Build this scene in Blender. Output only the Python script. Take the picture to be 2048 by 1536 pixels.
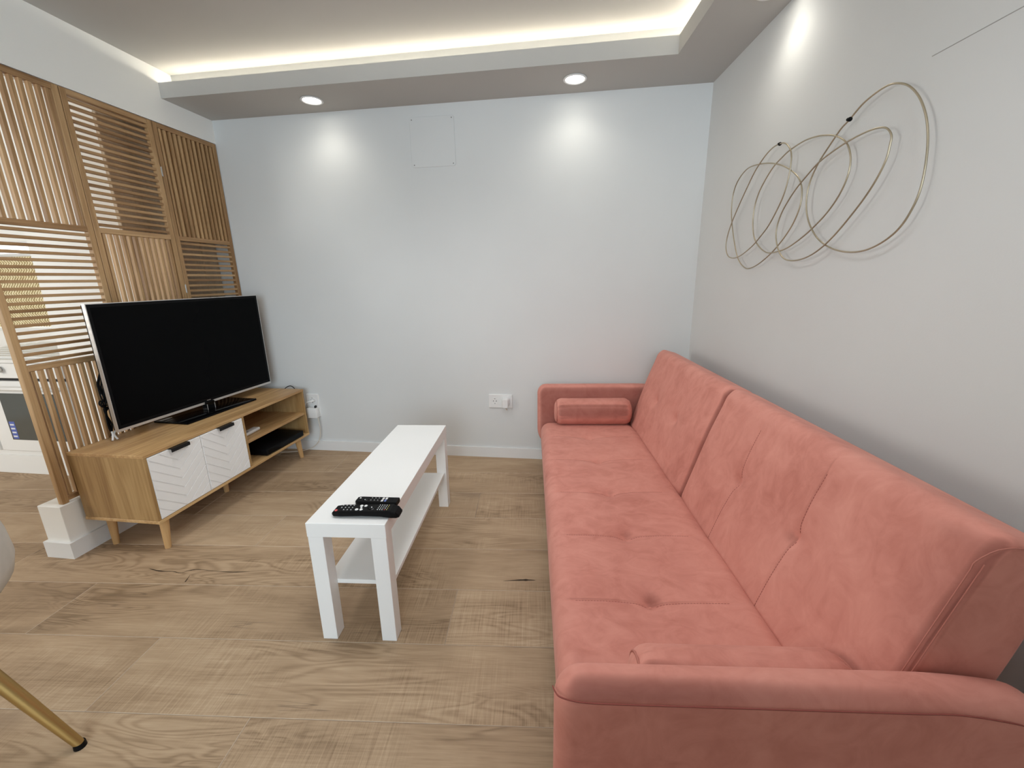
import bpy, bmesh, math, random
from mathutils import Vector, Matrix
random.seed(7)
R = math.radians
scene = bpy.context.scene
col = scene.collection
for o in list(bpy.data.objects):
    bpy.data.objects.remove(o)

# ------------------------------------------------------------------ camera
def make_camera():
    f, yaw, pitch, roll = 823.1061, -0.1382, 0.2508, -0.0171
    cy, sy = math.cos(yaw), math.sin(yaw)
    fwd = Vector((sy * math.cos(pitch), cy * math.cos(pitch), -math.sin(pitch)))
    right = Vector((cy, -sy, 0))
    up = right.cross(fwd)
    c, s = math.cos(roll), math.sin(roll)
    r2 = c * right + s * up
    u2 = -s * right + c * up
    m = Matrix((r2, u2, -fwd)).transposed().to_4x4()
    m.translation = Vector((0.0095, -2.5923, 1.1907))
    cam = bpy.data.cameras.new('camera')
    cam.sensor_width = 36
    cam.lens = f / 2048 * 36
    cam.clip_start = 0.02
    ob = bpy.data.objects.new('camera', cam)
    ob.matrix_world = m
    col.objects.link(ob)
    scene.camera = ob
make_camera()

# ------------------------------------------------------------------ world, daylight, exposure
world = bpy.data.worlds.new('world')
scene.world = world
world.use_nodes = True
bg = world.node_tree.nodes['Background']
bg.inputs[0].default_value = (0.86, 0.93, 1.0, 1)
bg.inputs[1].default_value = 0.8

def area(name, loc, target, sx, sy, power, colr=(1, 1, 1)):
    l = bpy.data.lights.new(name, 'AREA')
    l.shape = 'RECTANGLE'
    l.size, l.size_y = sx, sy
    l.energy = power
    l.color = colr
    ob = bpy.data.objects.new(name, l)
    ob.location = loc
    d = Vector(target) - Vector(loc)
    ob.rotation_euler = d.to_track_quat('-Z', 'Y').to_euler()
    col.objects.link(ob)
    return ob
# daylight through the balcony doors behind the photographer
area('daylight_doors', (0.35, -5.2, 1.5), (-1.3, -0.4, 0.9), 2.2, 1.7, 92, (0.74, 0.89, 1.0))
def fill_spot(x, y, power):
    l = bpy.data.lights.new('fill_spot', 'SPOT')
    l.energy = power; l.color = (0.97, 0.985, 1.0); l.spot_size = R(150); l.spot_blend = 1.0; l.shadow_soft_size = 0.22
    ob = bpy.data.objects.new('fill_spot', l); ob.location = (x, y, 2.22); col.objects.link(ob)
# added fill spots, no lamp known there, to brighten floor and tops
for x_, y_, p_ in ((-1.25, -1.22, 34), (-0.30, -1.30, 24), (0.05, -1.98, 17)): fill_spot(x_, y_, p_)
# daylight from the kitchen's own window side
area('daylight_kitchen', (-4.9, -3.0, 1.5), (-3.2, -0.6, 1.0), 1.4, 1.4, 75, (1.0, 0.97, 0.92))

scene.view_settings.view_transform = 'Standard'
scene.view_settings.look = 'None'
scene.view_settings.exposure = 0.0
scene.view_settings.gamma = 1.0
scene.view_settings.use_curve_mapping = False

# ------------------------------------------------------------------ helpers: nodes
def newmat(name):
    m = bpy.data.materials.new(name)
    m.use_nodes = True
    nt = m.node_tree
    b = nt.nodes['Principled BSDF']
    return m, nt, b

class N:
    """small node-graph helper"""
    def __init__(s, nt): s.nt = nt
    def new(s, t, **kw):
        n = s.nt.nodes.new(t)
        for k, v in kw.items(): setattr(n, k, v)
        return n
    def lk(s, a, b): s.nt.links.new(a, b)
    def val(s, sock, v):
        if isinstance(v, bpy.types.NodeSocket): s.lk(v, sock)
        else: sock.default_value = v
    def math(s, op, a, b=0.0, c=None, clamp=False):
        n = s.new('ShaderNodeMath', operation=op); n.use_clamp = clamp
        s.val(n.inputs[0], a); s.val(n.inputs[1], b)
        if c is not None: s.val(n.inputs[2], c)
        return n.outputs[0]
    def mapping(s, vec, scale=(1, 1, 1), loc=(0, 0, 0), rot=(0, 0, 0)):
        n = s.new('ShaderNodeMapping')
        s.lk(vec, n.inputs['Vector'])
        n.inputs['Scale'].default_value = scale
        n.inputs['Rotation'].default_value = rot
        s.val(n.inputs['Location'], loc)
        return n.outputs[0]
    def noise(s, vec, scale=1.0, detail=2.0, rough=0.5, dist=0.0):
        n = s.new('ShaderNodeTexNoise')
        s.lk(vec, n.inputs['Vector'])
        n.inputs['Scale'].default_value = scale
        n.inputs['Detail'].default_value = detail
        n.inputs['Roughness'].default_value = rough
        n.inputs['Distortion'].default_value = dist
        return n.outputs[0]
    def ramp(s, fac, stops, interp='LINEAR'):
        n = s.new('ShaderNodeValToRGB')
        s.val(n.inputs[0], fac)
        cr = n.color_ramp
        cr.interpolation = interp
        while len(cr.elements) < len(stops): cr.elements.new(0.5)
        for e, (p, c) in zip(cr.elements, stops):
            e.position = p
            e.color = c if len(c) == 4 else (*c, 1)
        return n.outputs[0]
    def sstep(s, v, a, b, lo=0.0, hi=1.0):
        n = s.new('ShaderNodeMapRange', interpolation_type='SMOOTHSTEP')
        s.val(n.inputs['Value'], v)
        n.inputs['From Min'].default_value = a
        n.inputs['From Max'].default_value = b
        n.inputs['To Min'].default_value = lo
        n.inputs['To Max'].default_value = hi
        return n.outputs[0]
    def mix(s, fac, a, b, mode='MIX'):
        n = s.new('ShaderNodeMix', data_type='RGBA', blend_type=mode)
        s.val(n.inputs[0], fac)
        for sock, v in ((n.inputs[6], a), (n.inputs[7], b)):
            if isinstance(v, bpy.types.NodeSocket): s.lk(v, sock)
            else: sock.default_value = (*v, 1) if len(v) == 3 else v
        return n.outputs[2]
    def bump(s, h, strength, dist, b):
        n = s.new('ShaderNodeBump')
        s.lk(h, n.inputs['Height'])
        n.inputs['Strength'].default_value = strength
        n.inputs['Distance'].default_value = dist
        s.lk(n.outputs[0], b.inputs['Normal'])

def objcoord(n):
    return n.new('ShaderNodeTexCoord').outputs['Object']

def randvec(n):
    """object coordinates shifted by a per-object random amount"""
    oi = n.new('ShaderNodeObjectInfo')
    c = n.new('ShaderNodeCombineXYZ')
    n.lk(n.math('MULTIPLY', oi.outputs['Random'], 37.0), c.inputs[0])
    n.lk(n.math('MULTIPLY', oi.outputs['Random'], 91.0), c.inputs[1])
    n.lk(n.math('MULTIPLY', oi.outputs['Random'], 53.0), c.inputs[2])
    va = n.new('ShaderNodeVectorMath', operation='ADD')
    n.lk(objcoord(n), va.inputs[0]); n.lk(c.outputs[0], va.inputs[1])
    return va.outputs[0], oi.outputs['Random']

def plain(name, c, rough=0.5, metal=0.0, spec=0.5, bump=0.0, bscale=200.0, var=0.0, vscale=3.0):
    m, nt, b = newmat(name)
    n = N(nt)
    b.inputs['Base Color'].default_value = (*c, 1)
    b.inputs['Roughness'].default_value = rough
    b.inputs['Metallic'].default_value = metal
    b.inputs['Specular IOR Level'].default_value = spec
    co = objcoord(n)
    nz = n.noise(co, vscale, 3.0, 0.55)
    dark = tuple(x * (1 - var) for x in c)
    n.lk(n.mix(n.sstep(nz, 0.3, 0.7), dark, c), b.inputs['Base Color'])
    if bump > 0:
        n.bump(n.noise(co, bscale, 2.0), bump, 0.001, b)
    return m

def emission(name, c, strength):
    m = bpy.data.materials.new(name)
    m.use_nodes = True
    nt = m.node_tree
    nt.nodes.clear()
    o = nt.nodes.new('ShaderNodeOutputMaterial')
    e = nt.nodes.new('ShaderNodeEmission')
    e.inputs[0].default_value = (*c, 1)
    e.inputs[1].default_value = strength
    nt.links.new(e.outputs[0], o.inputs[0])
    return m

# ------------------------------------------------------------------ materials
def wood(name, light, mid, dark, along=0, stretch=14.0, scale=6.0, rough=0.5, fig=0.35, bumps=0.15, fine=90.0):
    """wood with the grain along the object's axis `along`"""
    m, nt, b = newmat(name)
    n = N(nt)
    v, rnd = randvec(n)
    sc = [stretch, stretch, stretch]; sc[along] = 1.0
    vm = n.mapping(v, tuple(sc))
    broad = n.noise(vm, scale / stretch * 2.2, 3.0, 0.55, 0.6)
    sc2 = [fine, fine, fine]; sc2[along] = fine / 28
    fin = n.noise(n.mapping(v, tuple(sc2)), 1.0, 2.0, 0.6)
    ring = n.math('SINE', n.math('MULTIPLY', broad, 42.0))
    ring = n.math('MULTIPLY_ADD', ring, 0.5, 0.5)
    t = n.math('ADD', n.math('MULTIPLY', broad, 1.0 - fig), n.math('MULTIPLY', ring, fig * 0.45))
    t = n.math('ADD', t, n.math('MULTIPLY', n.math('SUBTRACT', fin, 0.5), 0.5))
    t = n.math('ADD', t, n.math('MULTIPLY', n.math('SUBTRACT', rnd, 0.5), 0.22))
    c = n.ramp(t, [(0.22, dark), (0.46, mid), (0.72, light)])
    n.lk(c, b.inputs['Base Color'])
    b.inputs['Roughness'].default_value = rough
    b.inputs['Specular IOR Level'].default_value = 0.35
    n.bump(fin, bumps, 0.0008, b)
    return m

def floor_wood():
    m, nt, b = newmat('floor_oak')
    n = N(nt)
    v, rnd = randvec(n)
    broad = n.noise(n.mapping(v, (1.1, 5.5, 1)), 1.6, 4.0, 0.6, 0.8)
    fig = n.noise(n.mapping(v, (0.75, 4.2, 1)), 1.7, 2.0, 0.5, 1.1)
    ring = n.math('MULTIPLY_ADD', n.math('SINE', n.math('MULTIPLY', fig, 95.0)), 0.5, 0.5)
    fm = n.sstep(n.noise(n.mapping(v, (0.8, 3.0, 1)), 1.3, 1.0), 0.47, 0.62)
    ring = n.math('MULTIPLY', n.math('POWER', ring, 1.6), fm)
    fine = n.noise(n.mapping(v, (9.0, 210.0, 1)), 1.0, 2.0, 0.6)
    pore = n.noise(n.mapping(v, (30.0, 420.0, 1)), 1.0, 1.0, 0.5)
    # saw marks running across the plank
    saw = n.noise(n.mapping(v, (420.0, 9.0, 1)), 1.0, 1.0, 0.5)
    saw2 = n.noise(n.mapping(v, (150.0, 3.5, 1)), 1.0, 1.0, 0.5)
    sawm = n.sstep(n.noise(n.mapping(v, (1.6, 3.0, 1)), 1.4, 2.0), 0.42, 0.62)
    t = n.math('MULTIPLY_ADD', broad, 0.66, 0.175)
    t = n.math('ADD', t, n.math('MULTIPLY', n.math('SUBTRACT', fine, 0.5), 0.40))
    t = n.math('SUBTRACT', t, n.math('MULTIPLY', ring, 0.19))
    t = n.math('ADD', t, n.math('MULTIPLY', n.math('SUBTRACT', rnd, 0.5), 0.16))
    sw = n.math('MULTIPLY', n.math('ADD', n.math('SUBTRACT', saw, 0.5), n.math('MULTIPLY', n.math('SUBTRACT', saw2, 0.5), 0.45)), sawm)
    t = n.math('ADD', t, n.math('MULTIPLY', sw, 0.46))
    c = n.ramp(t, [(0.15, (0.22, 0.143, 0.080)), (0.42, (0.40, 0.275, 0.168)), (0.60, (0.49, 0.350, 0.222)), (0.88, (0.62, 0.468, 0.318))])
    # knots
    vo = n.new('ShaderNodeTexVoronoi')
    vo.inputs['Scale'].default_value = 1.0
    dv = n.noise(v, 9.0, 2.0)
    cmb = n.new('ShaderNodeVectorMath', operation='ADD')
    n.lk(n.mapping(v, (1.15, 3.1, 1)), cmb.inputs[0])
    sv = n.new('ShaderNodeVectorMath', operation='SCALE')
    n.lk(n.noise(v, 14.0, 2.0), sv.inputs[0]); sv.inputs['Scale'].default_value = 0.12
    n.lk(sv.outputs[0], cmb.inputs[1])
    n.lk(cmb.outputs[0], vo.inputs['Vector'])
    kd = vo.outputs['Distance']
    halo = n.sstep(kd, 0.03, 0.20, 0.45, 0.0)
    core = n.sstep(kd, 0.012, 0.05, 0.95, 0.0)
    keep = n.math('GREATER_THAN', n.new('ShaderNodeSeparateColor').outputs[0], 2.0)
    sepc = n.new('ShaderNodeSeparateColor')
    n.lk(vo.outputs['Color'], sepc.inputs[0])
    keep = n.math('GREATER_THAN', sepc.outputs[0], 0.45)
    c = n.mix(n.math('MULTIPLY', halo, keep), c, (0.20, 0.13, 0.085))
    c = n.mix(n.math('MULTIPLY', core, keep), c, (0.045, 0.03, 0.022))
    # shakes: thin dark cracks along the grain
    cn = n.noise(n.mapping(v, (0.9, 20.0, 1)), 1.0, 2.0, 0.5, 0.15)
    cr = n.math('ABSOLUTE', n.math('SUBTRACT', cn, 0.5))
    cm = n.sstep(n.noise(n.mapping(v, (1.5, 5.0, 1)), 1.6, 1.0), 0.63, 0.68)
    crk = n.math('MULTIPLY', n.sstep(cr, 0.002, 0.009, 0.35, 0.0), cm)
    c = n.mix(crk, c, (0.06, 0.04, 0.03))
    n.lk(c, b.inputs['Base Color'])
    b.inputs['Roughness'].default_value = 0.56
    b.inputs['Specular IOR Level'].default_value = 0.35
    h = n.math('ADD', n.math('ADD', fine, n.math('MULTIPLY', pore, 0.6)), n.math('MULTIPLY', sw, 1.8))
    n.bump(h, 0.28, 0.0009, b)
    return m

def velvet():
    m, nt, b = newmat('pink_velvet')
    n = N(nt)
    co = objcoord(n)
    big = n.noise(co, 3.2, 4.0, 0.62, 0.8)
    nap = n.noise(n.mapping(co, (1, 1.4, 1), rot=(0.3, 0.2, 0.5)), 11.0, 4.0, 0.65, 1.2)
    t = n.math('ADD', n.math('MULTIPLY', big, 0.55), n.math('MULTIPLY', nap, 0.45))
    c = n.ramp(t, [(0.31, (0.535, 0.20, 0.157)), (0.50, (0.665, 0.280, 0.226)), (0.69, (0.75, 0.342, 0.278))])
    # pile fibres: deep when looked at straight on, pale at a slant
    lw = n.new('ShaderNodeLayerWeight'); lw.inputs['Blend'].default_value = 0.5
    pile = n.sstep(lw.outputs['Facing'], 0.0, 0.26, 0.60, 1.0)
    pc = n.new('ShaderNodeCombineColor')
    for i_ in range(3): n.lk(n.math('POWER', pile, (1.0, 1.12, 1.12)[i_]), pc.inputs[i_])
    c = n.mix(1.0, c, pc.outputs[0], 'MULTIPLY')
    n.lk(c, b.inputs['Base Color'])
    b.inputs['Roughness'].default_value = 0.85
    b.inputs['Specular IOR Level'].default_value = 0.12
    b.inputs['Sheen Weight'].default_value = 0.25
    b.inputs['Sheen Roughness'].default_value = 0.42
    b.inputs['Sheen Tint'].default_value = (1.0, 0.66, 0.58, 1)
    wr = n.noise(n.mapping(co, (1, 1, 1)), 6.0, 3.0, 0.5, 0.9)
    fz = n.noise(co, 900.0, 1.0)
    h = n.math('ADD', n.math('MULTIPLY', wr, 1.0), n.math('MULTIPLY', fz, 0.03))
    n.bump(h, 0.22, 0.008, b)
    return m

M = {}
M['wall_warm'] = plain('wall_paint_cream', (0.92, 0.91, 0.87), 0.9, 0, 0.2, 0.12, 260.0, 0.02, 1.5)
M['wall'] = plain('wall_paint', (0.73, 0.742, 0.735), 0.9, 0, 0.2, 0.12, 260.0, 0.03, 1.5)
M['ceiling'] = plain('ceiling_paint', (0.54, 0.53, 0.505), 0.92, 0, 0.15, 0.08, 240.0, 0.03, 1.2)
M['trim'] = plain('white_lacquer', (0.82, 0.82, 0.81), 0.45, 0, 0.4, 0.03, 90.0, 0.02)
M['floor'] = floor_wood()
M['knot'] = plain('dark_knot', (0.055, 0.036, 0.024), 0.8, 0, 0.2, 0, 10, 0.3, 60)
M['groove'] = plain('groove_shadow_grey', (0.10, 0.10, 0.10), 0.6, 0, 0.3)
M['seam'] = plain('plank_edge_highlight', (0.60, 0.47, 0.35), 0.7, 0, 0.3, 0, 10, 0.15, 30)  # bevels coloured paler, standing in for the light they catch
M['subfloor'] = plain('subfloor', (0.30, 0.22, 0.155), 0.8, 0, 0.2, 0.1, 50, 0.15)
M['slat'] = wood('screen_oak', (0.58, 0.375, 0.19), (0.44, 0.265, 0.122), (0.27, 0.145, 0.06), 2, 12.0, 5.0, 0.5, 0.2, 0.12, 120)
M['slat_h'] = wood('screen_oak_across', (0.56, 0.36, 0.185), (0.42, 0.25, 0.118), (0.26, 0.14, 0.06), 1, 12.0, 5.0, 0.5, 0.2, 0.12, 120)
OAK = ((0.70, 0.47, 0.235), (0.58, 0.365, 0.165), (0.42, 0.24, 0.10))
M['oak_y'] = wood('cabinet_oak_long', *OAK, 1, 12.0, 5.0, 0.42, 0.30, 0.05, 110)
M['oak_z_shaded'] = wood('cabinet_oak_upright_shaded', (0.52, 0.34, 0.155), (0.40, 0.245, 0.10), (0.29, 0.16, 0.06), 2, 10.0, 5.0, 0.42, 0.30, 0.05, 110)  # same oak painted darker, shade on the end panel put into the colour
M['board'] = wood('pale_board', (0.60, 0.49, 0.36), (0.54, 0.43, 0.31), (0.44, 0.34, 0.23), 2, 8.0, 4.0, 0.6, 0.1, 0.05, 90)
M['beech'] = wood('beech_leg', (0.66, 0.42, 0.20), (0.58, 0.35, 0.155), (0.46, 0.25, 0.10), 2, 10, 5, 0.4, 0.15, 0.03, 140)
M['door_white'] = plain('door_white', (0.90, 0.88, 0.86), 0.28, 0, 0.45, 0.02, 60, 0.02)
M['bench_white'] = plain('bench_white_foil', (0.90, 0.90, 0.885), 0.38, 0, 0.45, 0.02, 300, 0.015)
M['black_metal'] = plain('black_metal', (0.018, 0.018, 0.02), 0.42, 0.6, 0.5, 0, 10, 0.1)
M['black_plastic'] = plain('black_plastic', (0.005, 0.005, 0.0055), 0.45, 0, 0.10, 0.02, 500, 0.2)
M['black_gloss'] = plain('black_gloss', (0.002, 0.002, 0.0025), 0.12, 0, 0.12, 0, 10, 0.1)
M['tv_screen'] = plain('tv_panel', (0.002, 0.0021, 0.0024), 0.22, 0, 0.05, 0, 10, 0.1)
M['silver'] = plain('brushed_silver', (0.72, 0.71, 0.69), 0.33, 0.75, 0.5, 0, 10, 0.05)
M['steel'] = plain('steel', (0.55, 0.54, 0.52), 0.35, 1.0, 0.5, 0, 10, 0.08)
M['white_plastic'] = plain('white_plastic', (0.83, 0.83, 0.82), 0.35, 0, 0.5, 0, 10, 0.02)
M['grey_plastic'] = plain('grey_plastic', (0.30, 0.30, 0.30), 0.5, 0, 0.4, 0, 10, 0.05)
M['dark'] = plain('dark_hole', (0.02, 0.02, 0.02), 0.7, 0, 0.3, 0, 10, 0.1)
M['key'] = plain('key_print', (0.75, 0.75, 0.74), 0.5, 0, 0.4)
M['key_dark'] = plain('rubber_key', (0.035, 0.035, 0.038), 0.6, 0, 0.4)
M['key_red'] = plain('red_key', (0.70, 0.12, 0.12), 0.5, 0, 0.4)
M['key_yellow'] = plain('yellow_print', (0.62, 0.55, 0.18), 0.5, 0, 0.4)
M['key_blue'] = plain('blue_print', (0.15, 0.22, 0.50), 0.5, 0, 0.4)
M['brass'] = plain('brushed_gold', (0.52, 0.36, 0.14), 0.32, 0.9, 0.5, 0, 10, 0.15)
M['wire_gold'] = plain('champagne_wire', (0.52, 0.45, 0.33), 0.36, 0.85, 0.5, 0, 10, 0.2, 6)
M['velvet'] = velvet()
M['stitch'] = plain('pink_stitching', (0.30, 0.09, 0.075), 0.9, 0, 0.1)
M['piping'] = plain('pink_piping', (0.50, 0.20, 0.16), 0.85, 0, 0.1)
M['cream_cable'] = plain('cream_cable', (0.66, 0.60, 0.52), 0.5, 0, 0.4)
M['greige'] = plain('greige_velvet', (0.66, 0.62, 0.56), 0.9, 0, 0.15, 0.1, 300, 0.15, 7)
M['oven_glass'] = plain('oven_glass', (0.085, 0.09, 0.082), 0.12, 0, 0.5, 0, 10, 0.1)
M['sticker'] = plain('blue_sticker', (0.10, 0.14, 0.42), 0.5, 0, 0.3)
M['enamel'] = plain('white_enamel', (0.80, 0.79, 0.76), 0.4, 0, 0.4, 0.02, 60, 0.02)
M['screw'] = plain('screw_head', (0.22, 0.22, 0.21), 0.45, 0.7, 0.5)
M['led'] = emission('led_strip', (1.0, 0.93, 0.78), 34.0)
M['lamp'] = emission('lamp_disc', (1.0, 0.95, 0.85), 14.0)
M['pane'] = emission('bright_window', (1.0, 0.98, 0.93), 2.4)

def woven():
    m, nt, b = newmat('woven_bamboo')
    n = N(nt)
    co = objcoord(n)
    sep = n.new('ShaderNodeSeparateXYZ'); n.lk(co, sep.inputs[0])
    x, z = sep.outputs[0], sep.outputs[2]
    row = n.math('FLOOR', n.math('MULTIPLY', z, 40.0))
    par = n.math('MODULO', n.math('ABSOLUTE', row), 2.0)
    d = n.math('ADD', n.math('MULTIPLY', x, 42.0), n.math('MULTIPLY', n.math('MULTIPLY', z, 40.0), n.math('MULTIPLY_ADD', par, 2.0, -1.0)))
    w = n.math('SINE', n.math('MULTIPLY', d, 6.283))
    t = n.math('ADD', n.math('MULTIPLY', w, 0.3), n.math('MULTIPLY', n.noise(co, 40.0, 2.0), 0.8))
    c = n.ramp(t, [(0.15, (0.34, 0.25, 0.11)), (0.45, (0.78, 0.64, 0.36)), (0.75, (0.95, 0.87, 0.62))])
    n.lk(c, b.inputs['Base Color'])
    b.inputs['Roughness'].default_value = 0.8
    b.inputs['Transmission Weight'].default_value = 0.0
    n.bump(w, 0.5, 0.002, b)
    return m
M['woven'] = woven()

# ------------------------------------------------------------------ helpers: meshes and objects
def box(bm, x0, x1, y0, y1, z0, z1, bev=0.0, seg=1, mat=None):
    vs = [bm.verts.new((x, y, z)) for x in (x0, x1) for y in (y0, y1) for z in (z0, z1)]
    idx = [(0, 1, 3, 2), (4, 6, 7, 5), (0, 4, 5, 1), (2, 3, 7, 6), (0, 2, 6, 4), (1, 5, 7, 3)]
    fs = [bm.faces.new([vs[i] for i in f]) for f in idx]
    if mat is not None:
        for v in vs: v.co = mat @ v.co
    if bev > 0:
        es = list({e for f in fs for e in f.edges})
        bmesh.ops.bevel(bm, geom=es, offset=bev, segments=seg, affect='EDGES', profile=0.5, clamp_overlap=True)

def BM(): return bmesh.new()

def bxm(*a, **k):
    bm = BM(); box(bm, *a, **k); return bm

def frames(pts):
    """parallel-transport frames along a polyline"""
    T = []
    for i in range(len(pts)):
        a = pts[max(0, i - 1)]; b = pts[min(len(pts) - 1, i + 1)]
        T.append((b - a).normalized())
    n = T[0].orthogonal().normalized()
    out = []
    for t in T:
        n = (n - t * n.dot(t))
        n = n.normalized() if n.length > 1e-6 else t.orthogonal().normalized()
        out.append((n, t.cross(n)))
    return out

def tube(bm, pts, rad, seg=8, closed=False, cap=True):
    pts = [Vector(p) for p in pts]
    if closed:
        pts2 = pts + [pts[0], pts[1]]
    else:
        pts2 = pts
    fr = frames(pts2)
    rings = []
    cnt = len(pts) if closed else len(pts2)
    for i in range(cnt):
        r = rad[i] if isinstance(rad, (list, tuple)) else rad
        n, b = fr[i]
        rings.append([bm.verts.new(pts2[i] + n * (r * math.cos(2 * math.pi * k / seg)) + b * (r * math.sin(2 * math.pi * k / seg))) for k in range(seg)])
    rng = range(len(rings)) if closed else range(len(rings) - 1)
    for i in rng:
        A = rings[i]; B = rings[(i + 1) % len(rings)]
        off = 0
        if closed and i == len(rings) - 1:
            off = min(range(seg), key=lambda o: (A[0].co - B[o].co).length)
        for k in range(seg):
            bm.faces.new((A[k], A[(k + 1) % seg], B[(k + 1 + off) % seg], B[(k + off) % seg]))
    if cap and not closed:
        bm.faces.new(list(reversed(rings[0]))); bm.faces.new(rings[-1])

def spline(pts, n=6, closed=False):
    P = [Vector(p) for p in pts]
    out = []
    L = len(P)
    rng = range(L) if closed else range(L - 1)
    for i in rng:
        if closed:
            p0, p1, p2, p3 = P[(i - 1) % L], P[i], P[(i + 1) % L], P[(i + 2) % L]
        else:
            p0, p1, p2, p3 = P[max(0, i - 1)], P[i], P[i + 1], P[min(L - 1, i + 2)]
        for k in range(n):
            t = k / n
            out.append(0.5 * ((2 * p1) + (-p0 + p2) * t + (2 * p0 - 5 * p1 + 4 * p2 - p3) * t * t + (-p0 + 3 * p1 - 3 * p2 + p3) * t ** 3))
    if not closed: out.append(P[-1])
    return out

def cyl(bm, c, axis, r0, r1, h, seg=24):
    """frustum from centre c along axis"""
    a = Vector(axis).normalized()
    tube(bm, [Vector(c), Vector(c) + a * h], [r0, r1], seg)

def obj(name, bm, mat, parent=None, smooth=False, mats=None):
    me = bpy.data.meshes.new(name)
    bmesh.ops.recalc_face_normals(bm, faces=bm.faces)
    bm.to_mesh(me)
    bm.free()
    if mats:
        for mm in mats: me.materials.append(mm)
    else:
        me.materials.append(mat)
    if smooth:
        me.polygons.foreach_set('use_smooth', [True] * len(me.polygons))
        if smooth == 'auto':
            me.set_sharp_from_angle(angle=R(35))
    ob = bpy.data.objects.new(name, me)
    col.objects.link(ob)
    if parent is not None:
        ob.parent = parent
    return ob

def tag(o, label, cat, group=None):
    o['label'] = label; o['category'] = cat
    if group: o['group'] = group
    return o

def thing(name, label, cat, loc=(0, 0, 0), rotz=0.0, group=None):
    o = bpy.data.objects.new(name, None)
    o.empty_display_size = 0.1
    o.location = loc; o.rotation_euler = (0, 0, rotz)
    col.objects.link(o)
    return tag(o, label, cat, group)

def struct(name, bm, mat, parent=None, smooth=False, mats=None):
    o = obj(name, bm, mat, parent, smooth, mats)
    if parent is None: o['kind'] = 'structure'
    return o

PHI = R(5.1)
CP, SP = math.cos(PHI), math.sin(PHI)
def wu(u, v, z=0.0):
    """room-grid frame (floor boards, sofa, right wall) to world"""
    return Vector((CP * u - SP * v, SP * u + CP * v, z))

XL, XR, HS, HC = -2.193, 0.7386, 2.165, 2.31
UR = 0.7357           # right wall in the grid frame
HL = 2.2396           # lip height
YS, XI = -0.328, 0.4502
KR = 0.0978           # right wall skew
YB = -5.4             # rear wall

# ------------------------------------------------------------------ shell
def poly_prism(bm, pts, z0, z1):
    lo = [bm.verts.new((x, y, z0)) for x, y in pts]
    hi = [bm.verts.new((x, y, z1)) for x, y in pts]
    bm.faces.new(list(reversed(lo))); bm.faces.new(hi)
    for i in range(len(pts)):
        j = (i + 1) % len(pts)
        bm.faces.new((lo[i], lo[j], hi[j], hi[i]))

def xr(y, off=0.0): return XR - KR * y - off     # right wall x at depth y

bm = BM(); box(bm, -2.95, 1.6, 0.0, 0.12, -0.05, 2.6)
wall_back = struct('wall_back', bm, M['wall'])
bm = BM(); poly_prism(bm, [(xr(-0.0), 0.0), (xr(YB), YB), (xr(YB) + 0.12, YB), (xr(0) + 0.12, 0.0)], -0.05, 2.6)
wall_right = struct('wall_right', bm, M['wall'])
# wall over the screen opening, seen above the slats
bm = BM(); box(bm, XL - 0.12, XL, YB, 0.0, 2.034, 2.6)
wall_left = struct('wall_left', bm, M['wall_warm'])
# low plinth wall that carries the screen
bm = BM()
box(bm, -2.305, -2.185, -1.262, -0.012, 0.0, 0.252, 0.002)
plinth = struct('wall_plinth', bm, M['wall_warm'])
bm = BM()
poly_prism(bm, [(-2.317, -1.274), (-2.173, -1.274), (-2.173, -0.012), (-2.185, -0.012), (-2.185, -1.262), (-2.305, -1.262), (-2.305, -0.012), (-2.317, -0.012)], 0.0, 0.078)
struct('baseboard_left', bm, M['trim'])
# rear wall with the balcony door opening behind the camera
bm = BM()
box(bm, -5.2, -2.0, YB - 0.12, YB, 0, 2.6); box(bm, 0.85, 1.6, YB - 0.12, YB, 0, 2.6); box(bm, -2.0, 0.85, YB - 0.12, YB, 2.35, 2.6)
struct('wall_rear', bm, M['wall'])
bm = BM(); box(bm, -0.12, 0.98, -2.85, -2.72, 0, 1.22)  # unseen half wall added to keep light off the near armrest
struct('wall_shade_blocker', bm, M['wall'])
# kitchen walls
bm = BM(); box(bm, -2.985, -2.95, -0.56, 0.12, 0.0, 2.6); box(bm, -2.95, -2.37, -0.56, 0.0, 0.0, 2.6)
struct('wall_kitchen', bm, M['wall_warm'])
bm = BM(); box(bm, -5.2, -5.08, YB, 0.8, 0.0, 2.6)
struct('wall_far_left', bm, M['wall'])
bm = BM()
NY = 0.12
box(bm, -5.2, -4.55, NY, NY + 0.12, 0, 2.6); box(bm, -4.55, -2.985, NY, NY + 0.12, 0, 0.86); box(bm, -4.55, -2.985, NY, NY + 0.12, 1.52, 2.6)
struct('wall_window', bm, M['wall_warm'])

# ceiling, cove and soffit
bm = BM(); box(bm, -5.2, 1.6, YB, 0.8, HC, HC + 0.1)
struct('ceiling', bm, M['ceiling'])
LT = 0.014
def xi(y, off=0.0): return XI - KR * y + off
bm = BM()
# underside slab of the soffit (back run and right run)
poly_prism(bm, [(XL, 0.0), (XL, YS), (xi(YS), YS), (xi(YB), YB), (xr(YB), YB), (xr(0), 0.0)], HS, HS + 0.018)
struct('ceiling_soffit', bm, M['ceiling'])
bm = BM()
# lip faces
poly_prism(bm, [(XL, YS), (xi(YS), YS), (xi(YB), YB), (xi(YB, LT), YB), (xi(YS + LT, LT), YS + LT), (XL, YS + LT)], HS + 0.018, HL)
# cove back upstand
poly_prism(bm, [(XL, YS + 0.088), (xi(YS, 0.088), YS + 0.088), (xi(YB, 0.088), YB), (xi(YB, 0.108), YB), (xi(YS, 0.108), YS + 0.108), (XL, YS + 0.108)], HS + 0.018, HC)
soffit = struct('trim_1', bm, M['ceiling'])
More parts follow.
